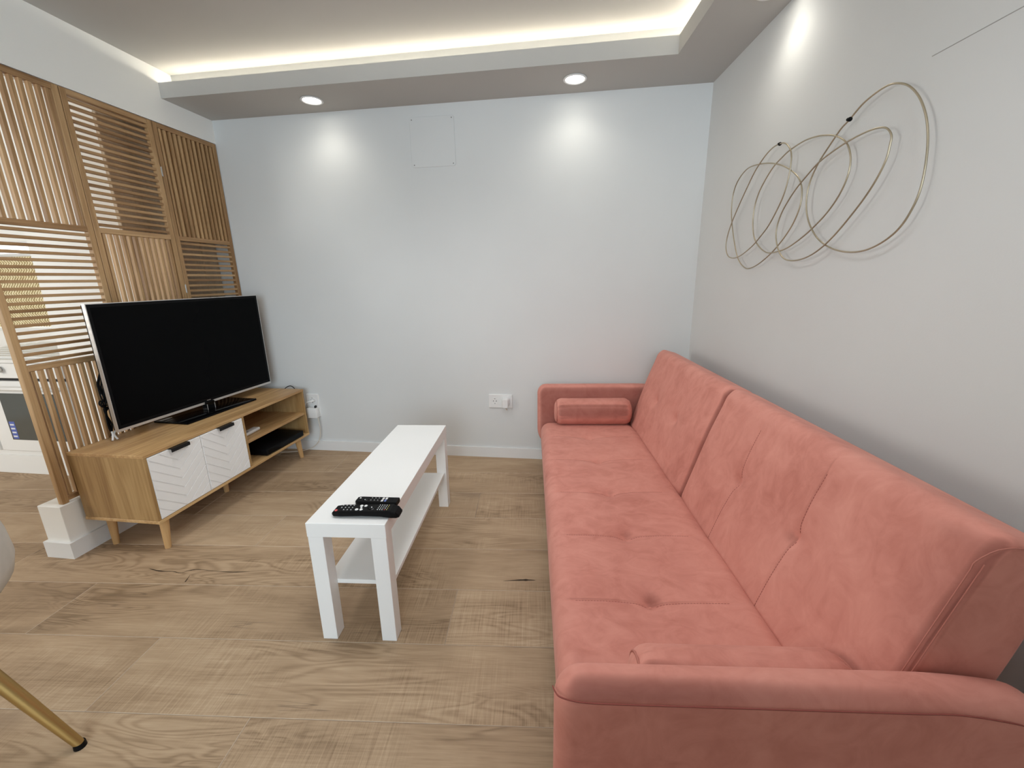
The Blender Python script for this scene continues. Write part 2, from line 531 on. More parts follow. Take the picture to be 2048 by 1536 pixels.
# LED strips lying in the cove
bm = BM()
box(bm, XL + 0.012, xi(YS) + 0.075, YS + 0.083, YS + 0.0875, 2.226, 2.238)
led = obj('led_strip', bm, M['led'])
tag(led, 'warm white light strip hidden in the ceiling cove above the back wall', 'light strip')
bm = BM()
a, b_ = (xi(YS, 0.083), YS + 0.07), (xi(-4.9, 0.083), -4.9)
poly_prism(bm, [a, b_, (b_[0] + 0.0045, b_[1]), (a[0] + 0.0045, a[1])], 2.226, 2.238)
led2 = obj('led_strip', bm, M['led'])
tag(led2, 'warm white light strip hidden in the ceiling cove along the right wall', 'light strip')

# downlights
def downlight(x, y, label):
    t = thing('downlight', label, 'ceiling light', (x, y, HS), 0, 'recessed downlights in the lowered ceiling')
    bm = BM()
    segs = 40
    prof = [(0.049, 0.0), (0.058, -0.001), (0.0605, -0.004), (0.057, -0.0065), (0.050, -0.006), (0.0455, 0.0), (0.0435, 0.006)]
    rings = [[bm.verts.new((r * math.cos(2 * math.pi * k / segs), r * math.sin(2 * math.pi * k / segs), z)) for k in range(segs)] for r, z in prof]
    for A, B in zip(rings[:-1], rings[1:]):
        for k in range(segs): bm.faces.new((A[k], A[(k + 1) % segs], B[(k + 1) % segs], B[k]))
    obj('trim_ring', bm, M['white_plastic'], t, True)
    bm = BM(); cyl(bm, (0, 0, -0.0035), (0, 0, 1), 0.0445, 0.0445, 0.003, 32)
    obj('lens', bm, M['lamp'], t)
    l = bpy.data.lights.new('lamp_spot', 'SPOT')
    l.energy = 4.0; l.color = (1.0, 0.95, 0.84); l.spot_size = R(140); l.spot_blend = 1.0; l.shadow_soft_size = 0.045
    ob = bpy.data.objects.new('lamp_spot', l); ob.location = (0, 0, -0.012); ob.parent = t
    col.objects.link(ob)
    return t
downlight(-1.418, -0.168, 'round recessed downlight left of the wall hatch, above the television')
downlight(0.021, -0.169, 'round recessed downlight right of the wall hatch, above the sofa arm')
downlight(0.700, -0.735, 'round recessed downlight at the top edge, over the right wall')

# baseboards of back and right wall
def prof_strip(bm, p0, p1, nrm, h, t):
    (x0, y0), (x1, y1) = p0, p1
    nx, ny = nrm
    poly_prism(bm, [(x0, y0), (x1, y1), (x1 + nx * t, y1 + ny * t), (x0 + nx * t, y0 + ny * t)], 0.0, h)
bm = BM(); prof_strip(bm, (XL + 0.025, 0.0), (xr(0) - 0.013, 0.0), (0, -1), 0.071, 0.012)
struct('baseboard_back', bm, M['trim'])
bm = BM(); prof_strip(bm, (xr(0), -0.0), (xr(YB), YB), (-CP, -SP), 0.071, 0.012)
struct('baseboard_right', bm, M['trim'])

# thin dark line and a scuff on the right wall
def RW(u_off, y, z):
    return Vector((xr(y) - u_off * CP, y - u_off * SP, z))
bm = BM()
tube(bm, [RW(0.0, -1.31, 1.6925), RW(0.0, -1.62, 1.6915), RW(0.0, -2.3, 1.690)], 0.0011, 6)
obj('wall_joint', bm, plain('joint_grey', (0.42, 0.42, 0.41), 0.9), wall_right)

# ------------------------------------------------------------------ floor
bm = BM(); box(bm, -5.2, 1.7, YB, 0.8, -0.06, -0.0125)
floor = struct('floor', bm, M['subfloor'])
PW = 0.2533
row_joint = {0: -1.515, 1: -1.02, 2: -0.518}
def clip(poly, nx, ny, c):
    """keep nx*x+ny*y <= c"""
    out = []
    for i in range(len(poly)):
        p, q = poly[i], poly[(i + 1) % len(poly)]
        dp = nx * p[0] + ny * p[1] - c; dq = nx * q[0] + ny * q[1] - c
        if dp <= 0: out.append(p)
        if (dp < 0 < dq) or (dq < 0 < dp):
            t = dp / (dp - dq)
            out.append((p[0] + t * (q[0] - p[0]), p[1] + t * (q[1] - p[1])))
    return out
def inset(poly, d):
    n = len(poly); out = []
    for i in range(n):
        p0 = Vector(poly[i - 1]); p1 = Vector(poly[i]); p2 = Vector(poly[(i + 1) % n])
        e1 = (p1 - p0).normalized(); e2 = (p2 - p1).normalized()
        n1 = Vector((-e1.y, e1.x)); n2 = Vector((-e2.y, e2.x))
        k = (n1 + n2); k = k / max(0.3, (1 + n1.dot(n2)))
        out.append(p1 + k * d)
    return out
cells = []
for r in range(-5, 15):
    v1 = -0.204 - PW * (r - 1); v0 = v1 - PW
    j0 = row_joint[r % 3]
    for k in range(-3, 3):
        u0 = j0 + 1.5 * k; u1 = u0 + 1.5
        poly = [(u0, v0), (u1, v0), (u1, v1), (u0, v1)]
        poly = clip(poly, 1, 0, UR - 0.0005)
        if len(poly) < 3: continue
        w = [tuple(wu(*p)[:2]) for p in poly]
        lim = NY if u1 < -2.9 else 0.0
        if u1 >= -2.9 and u0 < -2.99 and v1 > -0.1:
            lim = 0.0
        w = clip(w, 0, 1, lim)
        w = clip(w, -1, 0, 5.08)
        if len(w) < 3: continue
        g = [(CP * x + SP * y, -SP * x + CP * y) for x, y in w]
        g = [p for i, p in enumerate(g) if (Vector(p) - Vector(g[i - 1])).length > 1e-4]
        if len(g) < 3: continue
        area2 = abs(sum(g[i - 1][0] * g[i][1] - g[i][0] * g[i - 1][1] for i in range(len(g)))) / 2
        if area2 < 0.004: continue
        cells.append((u0, v0, g))
for u0, v0, g in cells:
    bm = BM()
    loc = [(p[0] - u0, p[1] - v0) for p in g]
    a = inset(loc, 0.00035); b2 = inset(loc, 0.0016)
    lo = [bm.verts.new((p[0], p[1], -0.012)) for p in a]
    md = [bm.verts.new((p[0], p[1], -0.0011)) for p in a]
    hi = [bm.verts.new((p[0], p[1], 0.0)) for p in b2]
    n_ = len(loc)
    f = bm.faces.new(hi); f.material_index = 0
    for i in range(n_):
        j = (i + 1) % n_
        f = bm.faces.new((md[i], md[j], hi[j], hi[i])); f.material_index = 1
        f = bm.faces.new((lo[i], lo[j], md[j], md[i])); f.material_index = 1
    p = obj('plank', bm, None, floor, mats=[M['floor'], M['seam']])
    p.location = wu(u0, v0); p.rotation_euler = (0, 0, PHI)

# long dark shake and knots in the boards by the plinth wall and under the sofa edge
def floor_mark(pts, widths, name='crack'):
    bm = BM()
    P = spline([Vector((x, y, 0.0)) for x, y in pts], 4)
    n2 = len(P); L_ = []; R_ = []
    for i, p in enumerate(P):
        q = P[min(n2 - 1, i + 1)] - P[max(0, i - 1)]
        nn = Vector((-q.y, q.x, 0)).normalized()
        f = i / (n2 - 1) * (len(widths) - 1); k = min(int(f), len(widths) - 2)
        w = widths[k] + (widths[k + 1] - widths[k]) * (f - k)
        w *= 0.75 + 0.5 * random.random()
        L_.append(bm.verts.new((p.x + nn.x * w, p.y + nn.y * w, 0.0003))); R_.append(bm.verts.new((p.x - nn.x * w, p.y - nn.y * w, 0.0003)))
    for i in range(n2 - 1): bm.faces.new((L_[i], L_[i + 1], R_[i + 1], R_[i]))
    obj(name, bm, M['knot'], floor)
floor_mark([(-1.773, -1.29), (-1.713, -1.299), (-1.652, -1.295), (-1.606, -1.299), (-1.586, -1.282), (-1.548, -1.271), (-1.47, -1.272), (-1.39, -1.269), (-1.317, -1.257)], [0.0003, 0.0035, 0.0015, 0.0018, 0.001, 0.0022, 0.001, 0.0012, 0.0025, 0.0003])
floor_mark([(-1.54, -1.345), (-1.548, -1.325), (-1.556, -1.306)], [0.003, 0.0015, 0.0004])
floor_mark([(-0.235, -1.190), (-0.190, -1.181), (-0.145, -1.174), (-0.105, -1.171)], [0.0004, 0.0022, 0.0045, 0.0005])
# ------------------------------------------------------------------ wall hatch and sockets
t = thing('wall_hatch', 'white painted access panel screwed to the back wall under the ceiling', 'access panel', (-0.7935, 0.0, 1.97))
def rrect(w, h, r, n=5):
    pts = []
    for cx, cy, a0 in ((w - r, h - r, 0), (-w + r, h - r, 90), (-w + r, -h + r, 180), (w - r, -h + r, 270)):
        for k in range(n + 1):
            a = R(a0 + 90 * k / n)
            pts.append((cx + r * math.cos(a), cy + r * math.sin(a)))
    return pts
def rplate(bm, w, h, r, y0, y1, cx=0, cz=0, bev=0.0015, n=5):
    """rounded plate standing against a wall, facing -Y; w,h are half sizes"""
    P = rrect(w, h, r, n); Q = rrect(w - bev, h - bev, max(0.0003, r - bev), n)
    A = [bm.verts.new((cx + x, y0, cz + z)) for x, z in P]
    B = [bm.verts.new((cx + x, y1 + bev, cz + z)) for x, z in P]
    C = [bm.verts.new((cx + x, y1, cz + z)) for x, z in Q]
    m_ = len(P)
    for i in range(m_):
        j = (i + 1) % m_
        bm.faces.new((A[i], A[j], B[j], B[i])); bm.faces.new((B[i], B[j], C[j], C[i]))
    bm.faces.new(C); bm.faces.new(list(reversed(A)))
bm = BM(); rplate(bm, 0.1335, 0.1325, 0.014, 0.0, -0.0042)
obj('panel', bm, M['wall'], t, 'auto')
for sx in (-1, 1):
    for sz in (-1, 1):
        bm = BM(); cyl(bm, (sx * 0.119, -0.004, sz * 0.119), (0, -1, 0), 0.0033, 0.0028, 0.0016, 12)
        obj('screw', bm, M['screw'], t)

def socket_insert(parent, cx, cz):
    bm = BM()
    seg = 28
    prof = [(0.0232, -0.0090), (0.0226, -0.0112), (0.0205, -0.0112), (0.0196, -0.0098)]
    rings = [[bm.verts.new((cx + r * math.cos(2 * math.pi * k / seg), y, cz + r * math.sin(2 * math.pi * k / seg))) for k in range(seg)] for r, y in prof]
    for A, B in zip(rings[:-1], rings[1:]):
        for k in range(seg): bm.faces.new((A[k], A[(k + 1) % seg], B[(k + 1) % seg], B[k]))
    bm.faces.new(rings[-1])
    s_ = obj('socket_well', bm, M['white_plastic'], parent, 'auto')
    for dx in (-0.0095, 0.0095):
        bm = BM(); cyl(bm, (cx + dx, -0.0096, cz + 0.001), (0, -1, 0), 0.0030, 0.0030, 0.0006, 12)
        obj('pin_hole', bm, M['dark'], s_)
    for dz in (-0.0165, 0.0165):
        bm = BM(); box(bm, cx - 0.003, cx + 0.003, -0.0106, -0.0095, cz + dz - 0.0025, cz + dz + 0.0025)
        obj('earth_clip', bm, M['grey_plastic'], s_)

def plug(parent_loc, label, cable_pts, cmat, size=1.0):
    t = thing('plug', label, 'plug', parent_loc)
    bm = BM()
    sec = []
    for y, w, h, dz in ((-0.0, 0.0215, 0.0215, 0), (-0.010, 0.0215, 0.022, 0), (-0.022, 0.019, 0.024, -0.002), (-0.031, 0.014, 0.023, -0.006)):
        sec.append([bm.verts.new((x * size, y * size, (z + dz) * size)) for x, z in rrect(w, h, min(w, h) * 0.55, 4)])
    for A, B in zip(sec[:-1], sec[1:]):
        for k in range(len(A)): bm.faces.new((A[k], A[(k + 1) % len(A)], B[(k + 1) % len(A)], B[k]))
    bm.faces.new(sec[0]); bm.faces.new(sec[-1])
    obj('body', bm, M['white_plastic'], t, 'auto')
    bm = BM(); tube(bm, spline(cable_pts, 6), 0.0037, 8)
    obj('cord', bm, cmat, t, True)
    return t

# double socket right of the bench
t = thing('double_socket', 'white double wall socket on the back wall beside the sofa', 'socket', (-0.4295, 0.0, 0.403))
bm = BM(); rplate(bm, 0.079, 0.0455, 0.004, 0.0, -0.0095, bev=0.002)
obj('cover_frame', bm, M['white_plastic'], t, 'auto')
socket_insert(t, -0.037, 0.0); socket_insert(t, 0.037, 0.0)
plug((-0.393, -0.0115, 0.403), 'white angled plug in the right hole of the socket beside the sofa',
     [(0, -0.022, -0.022), (0.0, -0.022, -0.034), (0.004, -0.018, -0.046), (0.008, -0.012, -0.056)], M['cream_cable'], 1.2)
# vertical double socket by the television unit
t = thing('double_socket', 'white upright double wall socket behind the right end of the television unit', 'socket', (-1.781, 0.0, 0.340))
bm = BM(); rplate(bm, 0.044, 0.083, 0.004, 0.0, -0.0095, bev=0.002)
obj('cover_frame', bm, M['white_plastic'], t, 'auto')
socket_insert(t, 0.0, 0.038); socket_insert(t, 0.0, -0.038)
t = thing('plug', 'white slim plug in the upper hole of the socket behind the television unit', 'plug', (-1.776, -0.0105, 0.378))
bm = BM()
tube(bm, [(0.012, 0, 0), (0.004, -0.018, 0.0), (-0.012, -0.03, -0.002)], [0.009, 0.008, 0.006], 12)
obj('body', bm, M['white_plastic'], t, True)
bm = BM(); tube(bm, spline([(-0.012, -0.03, -0.002), (-0.035, -0.032, -0.012), (-0.052, -0.028, -0.05), (-0.060, -0.02, -0.15)], 6), 0.004, 8)
obj('cord', bm, M['white_plastic'], t, True)
t = thing('power_adapter', 'white square power adapter hanging at the socket behind the television unit', 'adapter', (-1.772, -0.011, 0.294))
bm = BM(); box(bm, -0.036, 0.036, -0.042, 0.0, -0.036, 0.036, 0.005, 2)
obj('body', bm, M['white_plastic'], t, 'auto')
bm = BM(); box(bm, 0.0195, 0.027, -0.030, -0.012, 0.034, 0.052)
obj('connector', bm, M['dark'], t)
bm = BM(); tube(bm, spline([(0.028, -0.022, -0.030), (0.034, -0.022, -0.07), (0.036, -0.022, -0.13), (0.020, -0.024, -0.20), (-0.02, -0.03, -0.25), (-0.08, -0.05, -0.276), (-0.2, -0.09, -0.2795), (-0.32, -0.10, -0.2795)], 8), 0.0028, 8)
obj('cord', bm, M['cream_cable'], t, True)

# ------------------------------------------------------------------ slatted screen
def make_screen():
    t = thing('folding_screen', 'tall oak slatted folding screen standing on the white plinth wall', 'room divider', (XL, -0.61, 0.252))
    W = 0.4135
    z0, zt = 0.262, 2.031
    rails = [(z0, z0 + 0.022), (0.862 - 0.012, 0.862 + 0.012), (1.444 - 0.012, 1.444 + 0.012), (zt - 0.024, zt)]
    def Lz(z): return z - 0.252
    def Ly(y): return y + 0.61
    SW = 0.025
    def panel(y0, x0, depth, first_vertical, tag_label=None, ncells=3):
        y1 = y0 + W - 0.003
        # frame: one mesh with two stiles; rails and slats are sub-parts
        fm = BM()
        box(fm, x0, x0 + depth, Ly(y0), Ly(y0) + SW, Lz(z0 - 0.009), Lz(zt), 0.0015)
        box(fm, x0, x0 + depth, Ly(y1) - SW, Ly(y1), Lz(z0 - 0.009), Lz(zt), 0.0015)
        pn = obj('panel_frame', fm, M['slat'], t)
        for a, b in rails:
            m_ = bxm(x0, x0 + depth, Ly(y0) + SW, Ly(y1) - SW, Lz(a), Lz(b), bev=0.0012)
            obj('rail', m_, M['slat_h'], pn)
        cells_ = [(rails[i][1], rails[i + 1][0]) for i in range(3)]
        vert = first_vertical
        for (a, b) in cells_:
            if vert:
                n_ = 12
                wi = (y1 - y0 - 2 * SW); pitch = wi / n_
                for k in range(n_):
                    yc = Ly(y0) + SW + pitch * (k + 0.5)
                    m_ = BM(); box(m_, -0.009, 0.009, -0.0068, 0.0068, -(b - a) / 2, (b - a) / 2, 0.001)
                    s = obj('slat', m_, M['slat'], pn)
                    s.location = (x0 + depth / 2, yc, Lz((a + b) / 2))
            else:
                n_ = 19
                pitch = (b - a) / n_
                for k in range(n_):
                    zc = Lz(a) + pitch * (k + 0.5)
                    m_ = BM(); hw = (y1 - y0) / 2 - SW; box(m_, -0.009, 0.009, -hw, hw, -0.0062, 0.0062, 0.001)
                    s = obj('slat', m_, M['slat_h'], pn)
                    s.location = (x0 + depth / 2, Ly((y0 + y1) / 2), zc)
            vert = not vert
        return pn
    D = 0.024
    for i in range(3):
        y0 = -1.224 + W * i + (0.0 if i else 0.0)
        panel(y0 - 0.018, -D, D, i != 1)
    # hinges between leaves
    for y in (-1.224 + 2 * W - 0.0195,):
        for z in (0.55, 1.165, 1.785):
            m_ = BM(); box(m_, -0.004, 0.0016, Ly(y) - 0.0035, Ly(y) + 0.0035, Lz(z) - 0.022, Lz(z) + 0.022, 0.0008)
            tube(m_, [(0.002, Ly(y), Lz(z) - 0.024), (0.002, Ly(y), Lz(z) + 0.024)], 0.0028, 8)
            obj('hinge', m_, M['steel'], t)
make_screen()
t = thing('wooden_board', 'plain light brown wooden board standing behind the slatted screen next to the back wall', 'board', (-2.335, -0.31, 0.0))
m_ = bxm(-0.011, 0.011, -0.275, 0.306, 0.0, 2.025, bev=0.002)
obj('panel', m_, M['board'], t)
m_ = bxm(0.011, 0.019, 0.185, 0.225, 0.02, 2.0, bev=0.001)
obj('batten', m_, M['board'], t)

# ------------------------------------------------------------------ kitchen seen through the screen
KY = -0.558
t = thing('cooker', 'white free-standing cooker with dark oven window behind the slatted screen', 'cooker', (-3.5, KY, 0.0))
def kb(name, x0, x1, y0, y1, z0, z1, mat, parent, bev=0.003):
    m_ = BM(); box(m_, x0 + 3.5, x1 + 3.5, y0, y1, z0, z1, bev)
    return obj(name, m_, mat, parent)
kb('body', -4.05, -2.99, 0.004, 0.62, 0.0, 0.745, M['enamel'], t)
kb('plinth', -4.05, -2.99, -0.004, 0.004, 0.0, 0.128, M['enamel'], t, 0.001)
kb('control_panel', -4.05, -2.995, -0.012, 0.003, 0.648, 0.742, M['enamel'], t)
kb('gap', -4.05, -2.995, -0.0035, 0.006, 0.632, 0.650, M['dark'], t, 0)
d = kb('oven_door', -3.62, -2.995, -0.014, 0.004, 0.165, 0.630, M['enamel'], t)
kb('window', -3.508, -3.10, -0.0165, -0.012, 0.243, 0.552, M['oven_glass'], d, 0.001)
m_ = BM(); tube(m_, [(-3.6 + 3.5, -0.040, 0.588), (-3.01 + 3.5, -0.040, 0.588)], 0.012, 12)
for x in (-3.55, -3.06): box(m_, x + 3.5 - 0.008, x + 3.5 + 0.008, -0.04, -0.012, 0.58, 0.596)
obj('door_handle', m_, M['enamel'], d, True)
st = kb('label', -3.497, -3.455, -0.0172, -0.0160, 0.250, 0.366, M['sticker'], d, 0)
for k in range(4):
    kb('print', -3.492, -3.462, -0.0178, -0.0170, 0.262 + k * 0.026, 0.272 + k * 0.026, M['key'], d, 0)
kb('cabinet_door', -4.05, -3.64, -0.014, 0.004, 0.165, 0.630, M['enamel'], t)
for x in (-3.43, -3.72, -3.98):
    m_ = BM(); cyl(m_, (x + 3.5, -0.012, 0.705), (0, -1, 0), 0.012, 0.012, 0.012, 16); cyl(m_, (x + 3.5, -0.022, 0.705), (0, -1, 0), 0.021, 0.019, 0.02, 20)
    obj('knob', m_, M['steel'], t, 'auto')
t = thing('worktop', 'white ribbed worktop with draining grooves behind the slatted screen', 'worktop', (-3.5, KY, 0.745))
m_ = BM(); box(m_, -0.55, 0.505, -0.02, 0.67, 0.0, 0.02, 0.002)
obj('slab', m_, M['enamel'], t)
for k in range(9):
    m_ = BM(); y = 0.02 + k * 0.07; box(m_, -0.52, 0.50, y, y + 0.040, 0.02, 0.034, 0.005)
    obj('ridge', m_, M['enamel'], t)
    m_ = BM(); box(m_, -0.52, 0.47, y + 0.044, y + 0.066, 0.0185, 0.0215)
    obj('groove', m_, M['groove'], t)
# kitchen window with its woven blind
bm = BM(); box(bm, -4.55, -2.99, NY + 0.05, NY + 0.06, 0.86, 1.52)
win = struct('window_1', bm, M['pane'])
bm = BM()
box(bm, -4.55, -2.99, NY - 0.01, NY + 0.05, 0.86, 0.885, 0.002); box(bm, -4.55, -2.99, NY, NY + 0.05, 1.495, 1.52, 0.002)
box(bm, -3.80, -3.76, NY + 0.005, NY + 0.045, 0.885, 1.495, 0.002)
obj('window_frame', bm, M['trim'], win)
t = thing('woven_blind', 'woven bamboo roller blind on the kitchen window behind the screen', 'blind', (-3.8, NY - 0.02, 0.89))
m_ = BM()
nx_ = 40
box(m_, -0.74, 0.78, -0.004, 0.0, 0.0, 0.525)
obj('fabric', m_, M['woven'], t)
m_ = BM(); tube(m_, [(-0.74, -0.003, 0.530), (0.78, -0.003, 0.530)], 0.012, 10)
obj('roller', m_, M['trim'], t, True)

# ------------------------------------------------------------------ television unit
CX0, CX1, CY0, CY1, CZ0, CZ1 = -2.166, -1.779, -1.198, -0.094, 0.154, 0.484
t = thing('tv_unit', 'long oak television unit with two white chevron doors and open shelves', 'cabinet', ((CX0 + CX1) / 2, (CY0 + CY1) / 2, 0.0))
ox, oy = (CX0 + CX1) / 2, (CY0 + CY1) / 2
def cb(name, x0, x1, y0, y1, z0, z1, mat, parent=t, bev=0.0012):
    m_ = BM(); box(m_, x0 - ox, x1 - ox, y0 - oy, y1 - oy, z0, z1, bev)
    return obj(name, m_, mat, parent)
T = 0.015
cb('top', CX0, CX1, CY0, CY1, CZ1 - T, CZ1, M['oak_y'])
cb('bottom', CX0, CX1, CY0, CY1, CZ0, CZ0 + T, M['oak_y'])
cb('side_panel', CX0 + 0.004, CX1 - 0.001, CY0 + 0.001, CY0 + T, CZ0 + T, CZ1 - T, M['oak_z_shaded'])
cb('side_panel', CX0 + 0.004, CX1 - 0.001, CY1 - T, CY1 - 0.001, CZ0 + T, CZ1 - T, M['oak_z_shaded'])
DV = -0.640
cb('divider', CX0 + 0.004, CX1 - 0.001, DV - 0.0075, DV + 0.0075, CZ0 + T, CZ1 - T, M['oak_z_shaded'])
cb('back_panel', CX0 + 0.001, CX0 + 0.005, CY0 + T, CY1 - T, CZ0 + T, CZ1 - T, M['oak_z_shaded'], bev=0)
cb('shelf', CX0 + 0.006, CX1 - 0.006, DV + 0.0075, CY1 - T, 0.305, 0.320, M['oak_y'])
m_ = BM(); cyl(m_, (CX0 + 0.09 - ox, CY1 - T - oy - 0.001, 0.452), (0, -1, 0), 0.006, 0.006, 0.004, 12)
obj('cam_fitting', m_, M['dark'], t)
def chevron_door(y0, y1):
    z0, z1 = CZ0 + T + 0.002, CZ1 - T - 0.003
    x = CX1 - 0.001
    m_ = BM()
    xx = x - ox
    # door slab
    box(m_, xx - 0.014, xx, y0 - oy, y1 - oy, z0, z1, 0.0008)
    d_ = obj('door', m_, M['door_white'], t)
    # raised chevron boards: the grooves between them show as lines
    yc = (y0 + y1) / 2; hw = (y1 - y0) / 2 - 0.001
    step = 0.046; sl = 0.78
    m_ = BM()
    def strip(zlo, side):
        # parallelogram between apex (centre) and edge, clipped to door
        pts = [(0.0, zlo), (hw, zlo + sl * hw), (hw, zlo + step - 0.0055 + sl * hw), (0.0, zlo + step - 0.0055)]
        pts = clip(pts, 0, 1, z1 - 0.001); 
        if len(pts) >= 3: pts = clip(pts, 0, -1, -(z0 + 0.001))
        if len(pts) < 3: return
        P = [(yc - oy + side * a, b) for a, b in pts]
        A = [m_.verts.new((xx - 0.001, a, b)) for a, b in P]
        cy_ = sum(p[0] for p in P) / len(P); cz_ = sum(p[1] for p in P) / len(P)
        B = []
        for a, b in P:
            dy, dz = a - cy_, b - cz_
            B.append(m_.verts.new((xx + 0.0026, a if abs(a - (yc - oy)) < 1e-5 else a - math.copysign(min(0.0012, abs(dy)), dy), b - math.copysign(min(0.0012, abs(dz)), dz))))
        n2 = len(P)
        m_.faces.new(B)
        for i in range(n2):
            j = (i + 1) % n2
            m_.faces.new((A[i], A[j], B[j], B[i]))
    k0 = -6
    for k in range(k0, 9):
        for side in (-1, 1): strip(z0 + step * k, side)
    obj('chevron_relief', m_, M['door_white'], d_)
    # edge handle
    hy = yc + 0.012
    m_ = BM()
    box(m_, xx - 0.012, xx + 0.020, hy - 0.047 - oy, hy + 0.047 - oy, z1 + 0.0003, z1 + 0.0025, 0.0006)
    box(m_, xx + 0.017, xx + 0.020, hy - 0.047 - oy, hy + 0.047 - oy, z1 - 0.014, z1 + 0.001, 0.0006)
    obj('handle', m_, M['black_metal'], d_)
chevron_door(CY0 + 0.016, -0.9185)
chevron_door(-0.9155, DV - 0.009)
def leg(x, y, dx, dy, h=CZ0, rt=0.020, rb=0.0125):
    m_ = BM()
    tube(m_, [(x - ox, y - oy, h), (x + dx * 0.5 - ox, y + dy * 0.5 - oy, h / 2), (x + dx - ox, y + dy - oy, 0.0)], [rt, (rt + rb) / 2, rb], 20)
    obj('leg', m_, M['beech'], t, 'auto')
leg(-1.822, -1.142, -0.004 + 0.0, -0.008)
leg(-2.106, -1.142, -0.0, -0.008)
leg(-1.822, -0.172, -0.006, 0.028)
leg(-2.106, -0.172, -0.006, 0.028)
leg(-1.975, -0.640, 0.0, 0.0)

# things in the open shelves
t = thing('white_handset', 'small white remote control on the upper open shelf of the television unit', 'remote control', (-1.868, -0.520, 0.3205), R(4))
m_ = BM(); box(m_, -0.022, 0.022, -0.075, 0.075, 0.0, 0.018, 0.006, 3)
obj('case', m_, M['white_plastic'], t, 'auto')
m_ = BM(); box(m_, -0.012, 0.012, -0.06, -0.01, 0.0175, 0.0195, 0.001)
obj('keypad', m_, M['grey_plastic'], t)
t = thing('set_top_box', 'flat black set-top box on the lower open shelf of the television unit', 'set-top box', (-1.885, -0.335, CZ0 + T), R(-2))
m_ = BM(); box(m_, -0.105, 0.105, -0.165, 0.175, 0.005, 0.042, 0.004, 2)
obj('case', m_, M['black_plastic'], t, 'auto')
m_ = BM(); box(m_, 0.1045, 0.1062, -0.15, 0.16, 0.011, 0.036, 0.0005)
obj('front_panel', m_, M['black_gloss'], t)
for a in (-0.08, 0.08):
    for b in (-0.14, 0.15):
        m_ = BM(); cyl(m_, (a, b, 0), (0, 0, 1), 0.01, 0.01, 0.006, 12); obj('foot', m_, M['dark'], t)

# ------------------------------------------------------------------ television
TH = -0.059
t = thing('television', 'flat black television with silver edge on a glossy stand on the oak unit', 'television', (-2.022, -0.590, 0.484), TH)
# local: x toward room, y along width
w2, zb, zt = 0.4715, 0.046, 0.631
m_ = BM(); box(m_, -0.030, -0.006, -w2 + 0.004, w2 - 0.004, zb + 0.004, zt - 0.004, 0.003)
obj('back_cover', m_, M['black_plastic'], t)
m_ = BM()
def ringframe(m_, y0, y1, z0, z1, wl, wr, wb, wt, x0, x1):
    box(m_, x0, x1, y0, y0 + wl, z0, z1); box(m_, x0, x1, y1 - wr, y1, z0, z1)
    box(m_, x0, x1, y0 + wl, y1 - wr, z0, z0 + wb); box(m_, x0, x1, y0 + wl, y1 - wr, z1 - wt, z1)
ringframe(m_, -w2, w2, zb, zt, 0.003, 0.003, 0.012, 0.003, -0.016, 0.0025)
obj('silver_frame', m_, M['silver'], t)
m_ = BM(); box(m_, -0.010, 0.0010, -w2 + 0.003, w2 - 0.003, zb + 0.012, zt - 0.003)
obj('bezel', m_, M['black_plastic'], t)
m_ = BM(); box(m_, 0.0005, 0.0016, -w2 + 0.017, w2 - 0.017, zb + 0.028, zt - 0.017)
obj('screen', m_, M['tv_screen'], t)
m_ = BM(); box(m_, 0.001, 0.0018, -0.010, 0.014, zb + 0.016, zb + 0.0195)
obj('badge', m_, M['steel'], t)
m_ = BM(); box(m_, -0.02, 0.012, -0.028, 0.028, 0.010, zb + 0.012, 0.003)
obj('neck', m_, M['black_gloss'], t)
for a in (-0.025, 0.022):
    m_ = BM(); box(m_, 0.0115, 0.0130, a, a + 0.003, 0.012, zb - 0.002)
    obj('neck_trim', m_, M['silver'], t)
m_ = BM(); box(m_, -0.115, 0.102, -0.229, 0.229, 0.0, 0.011, 0.004, 2)
obj('base_plate', m_, M['black_gloss'], t, 'auto')
m_ = BM(); box(m_, -0.050, -0.028, -0.30, 0.30, zb + 0.03, zb + 0.36, 0.008)
obj('rear_housing', m_, M['black_plastic'], t)

# cables at the left edge of the television
def cable_bundle():
    t = thing('cable_bundle', 'tangle of black cables hanging behind the left edge of the television', 'cable', (-2.10, -1.040, 0.484))
    rnd = random.Random(3)
    base = [(-0.01, 0.03, 0.33), (-0.01, 0.004, 0.265), (-0.005, -0.002, 0.20), (-0.005, -0.006, 0.17), (-0.005, -0.006, 0.14), (-0.003, -0.008, 0.075), (0.0, -0.010, 0.02)]
    for k in range(5):
        pts = [(x + rnd.uniform(-.008, .002), y + rnd.uniform(-.009, .009), z + rnd.uniform(-.008, .008)) for x, y, z in base]
        if k in (1, 3):
            x, y, z = pts[3]
            pts[3:4] = [(x, y - 0.016, z + 0.018), (x + 0.006, y - 0.022, z), (x + 0.004, y + 0.014, z - 0.012)]
        m_ = BM(); tube(m_, spline(pts, 7), 0.0032, 7)
        obj('cable', m_, M['black_plastic'], t, True)
    m_ = BM(); tube(m_, spline([(0.004, -0.012, 0.045), (0.010, -0.016, 0.03), (0.014, -0.026, 0.006)], 5), 0.0042, 8)
    tube(m_, spline([(0.004, 0.004, 0.045), (0.010, -0.010, 0.03), (0.018, -0.006, 0.006)], 5), 0.0042, 8)
    obj('connector', m_, M['white_plastic'], t, True)
cable_bundle()
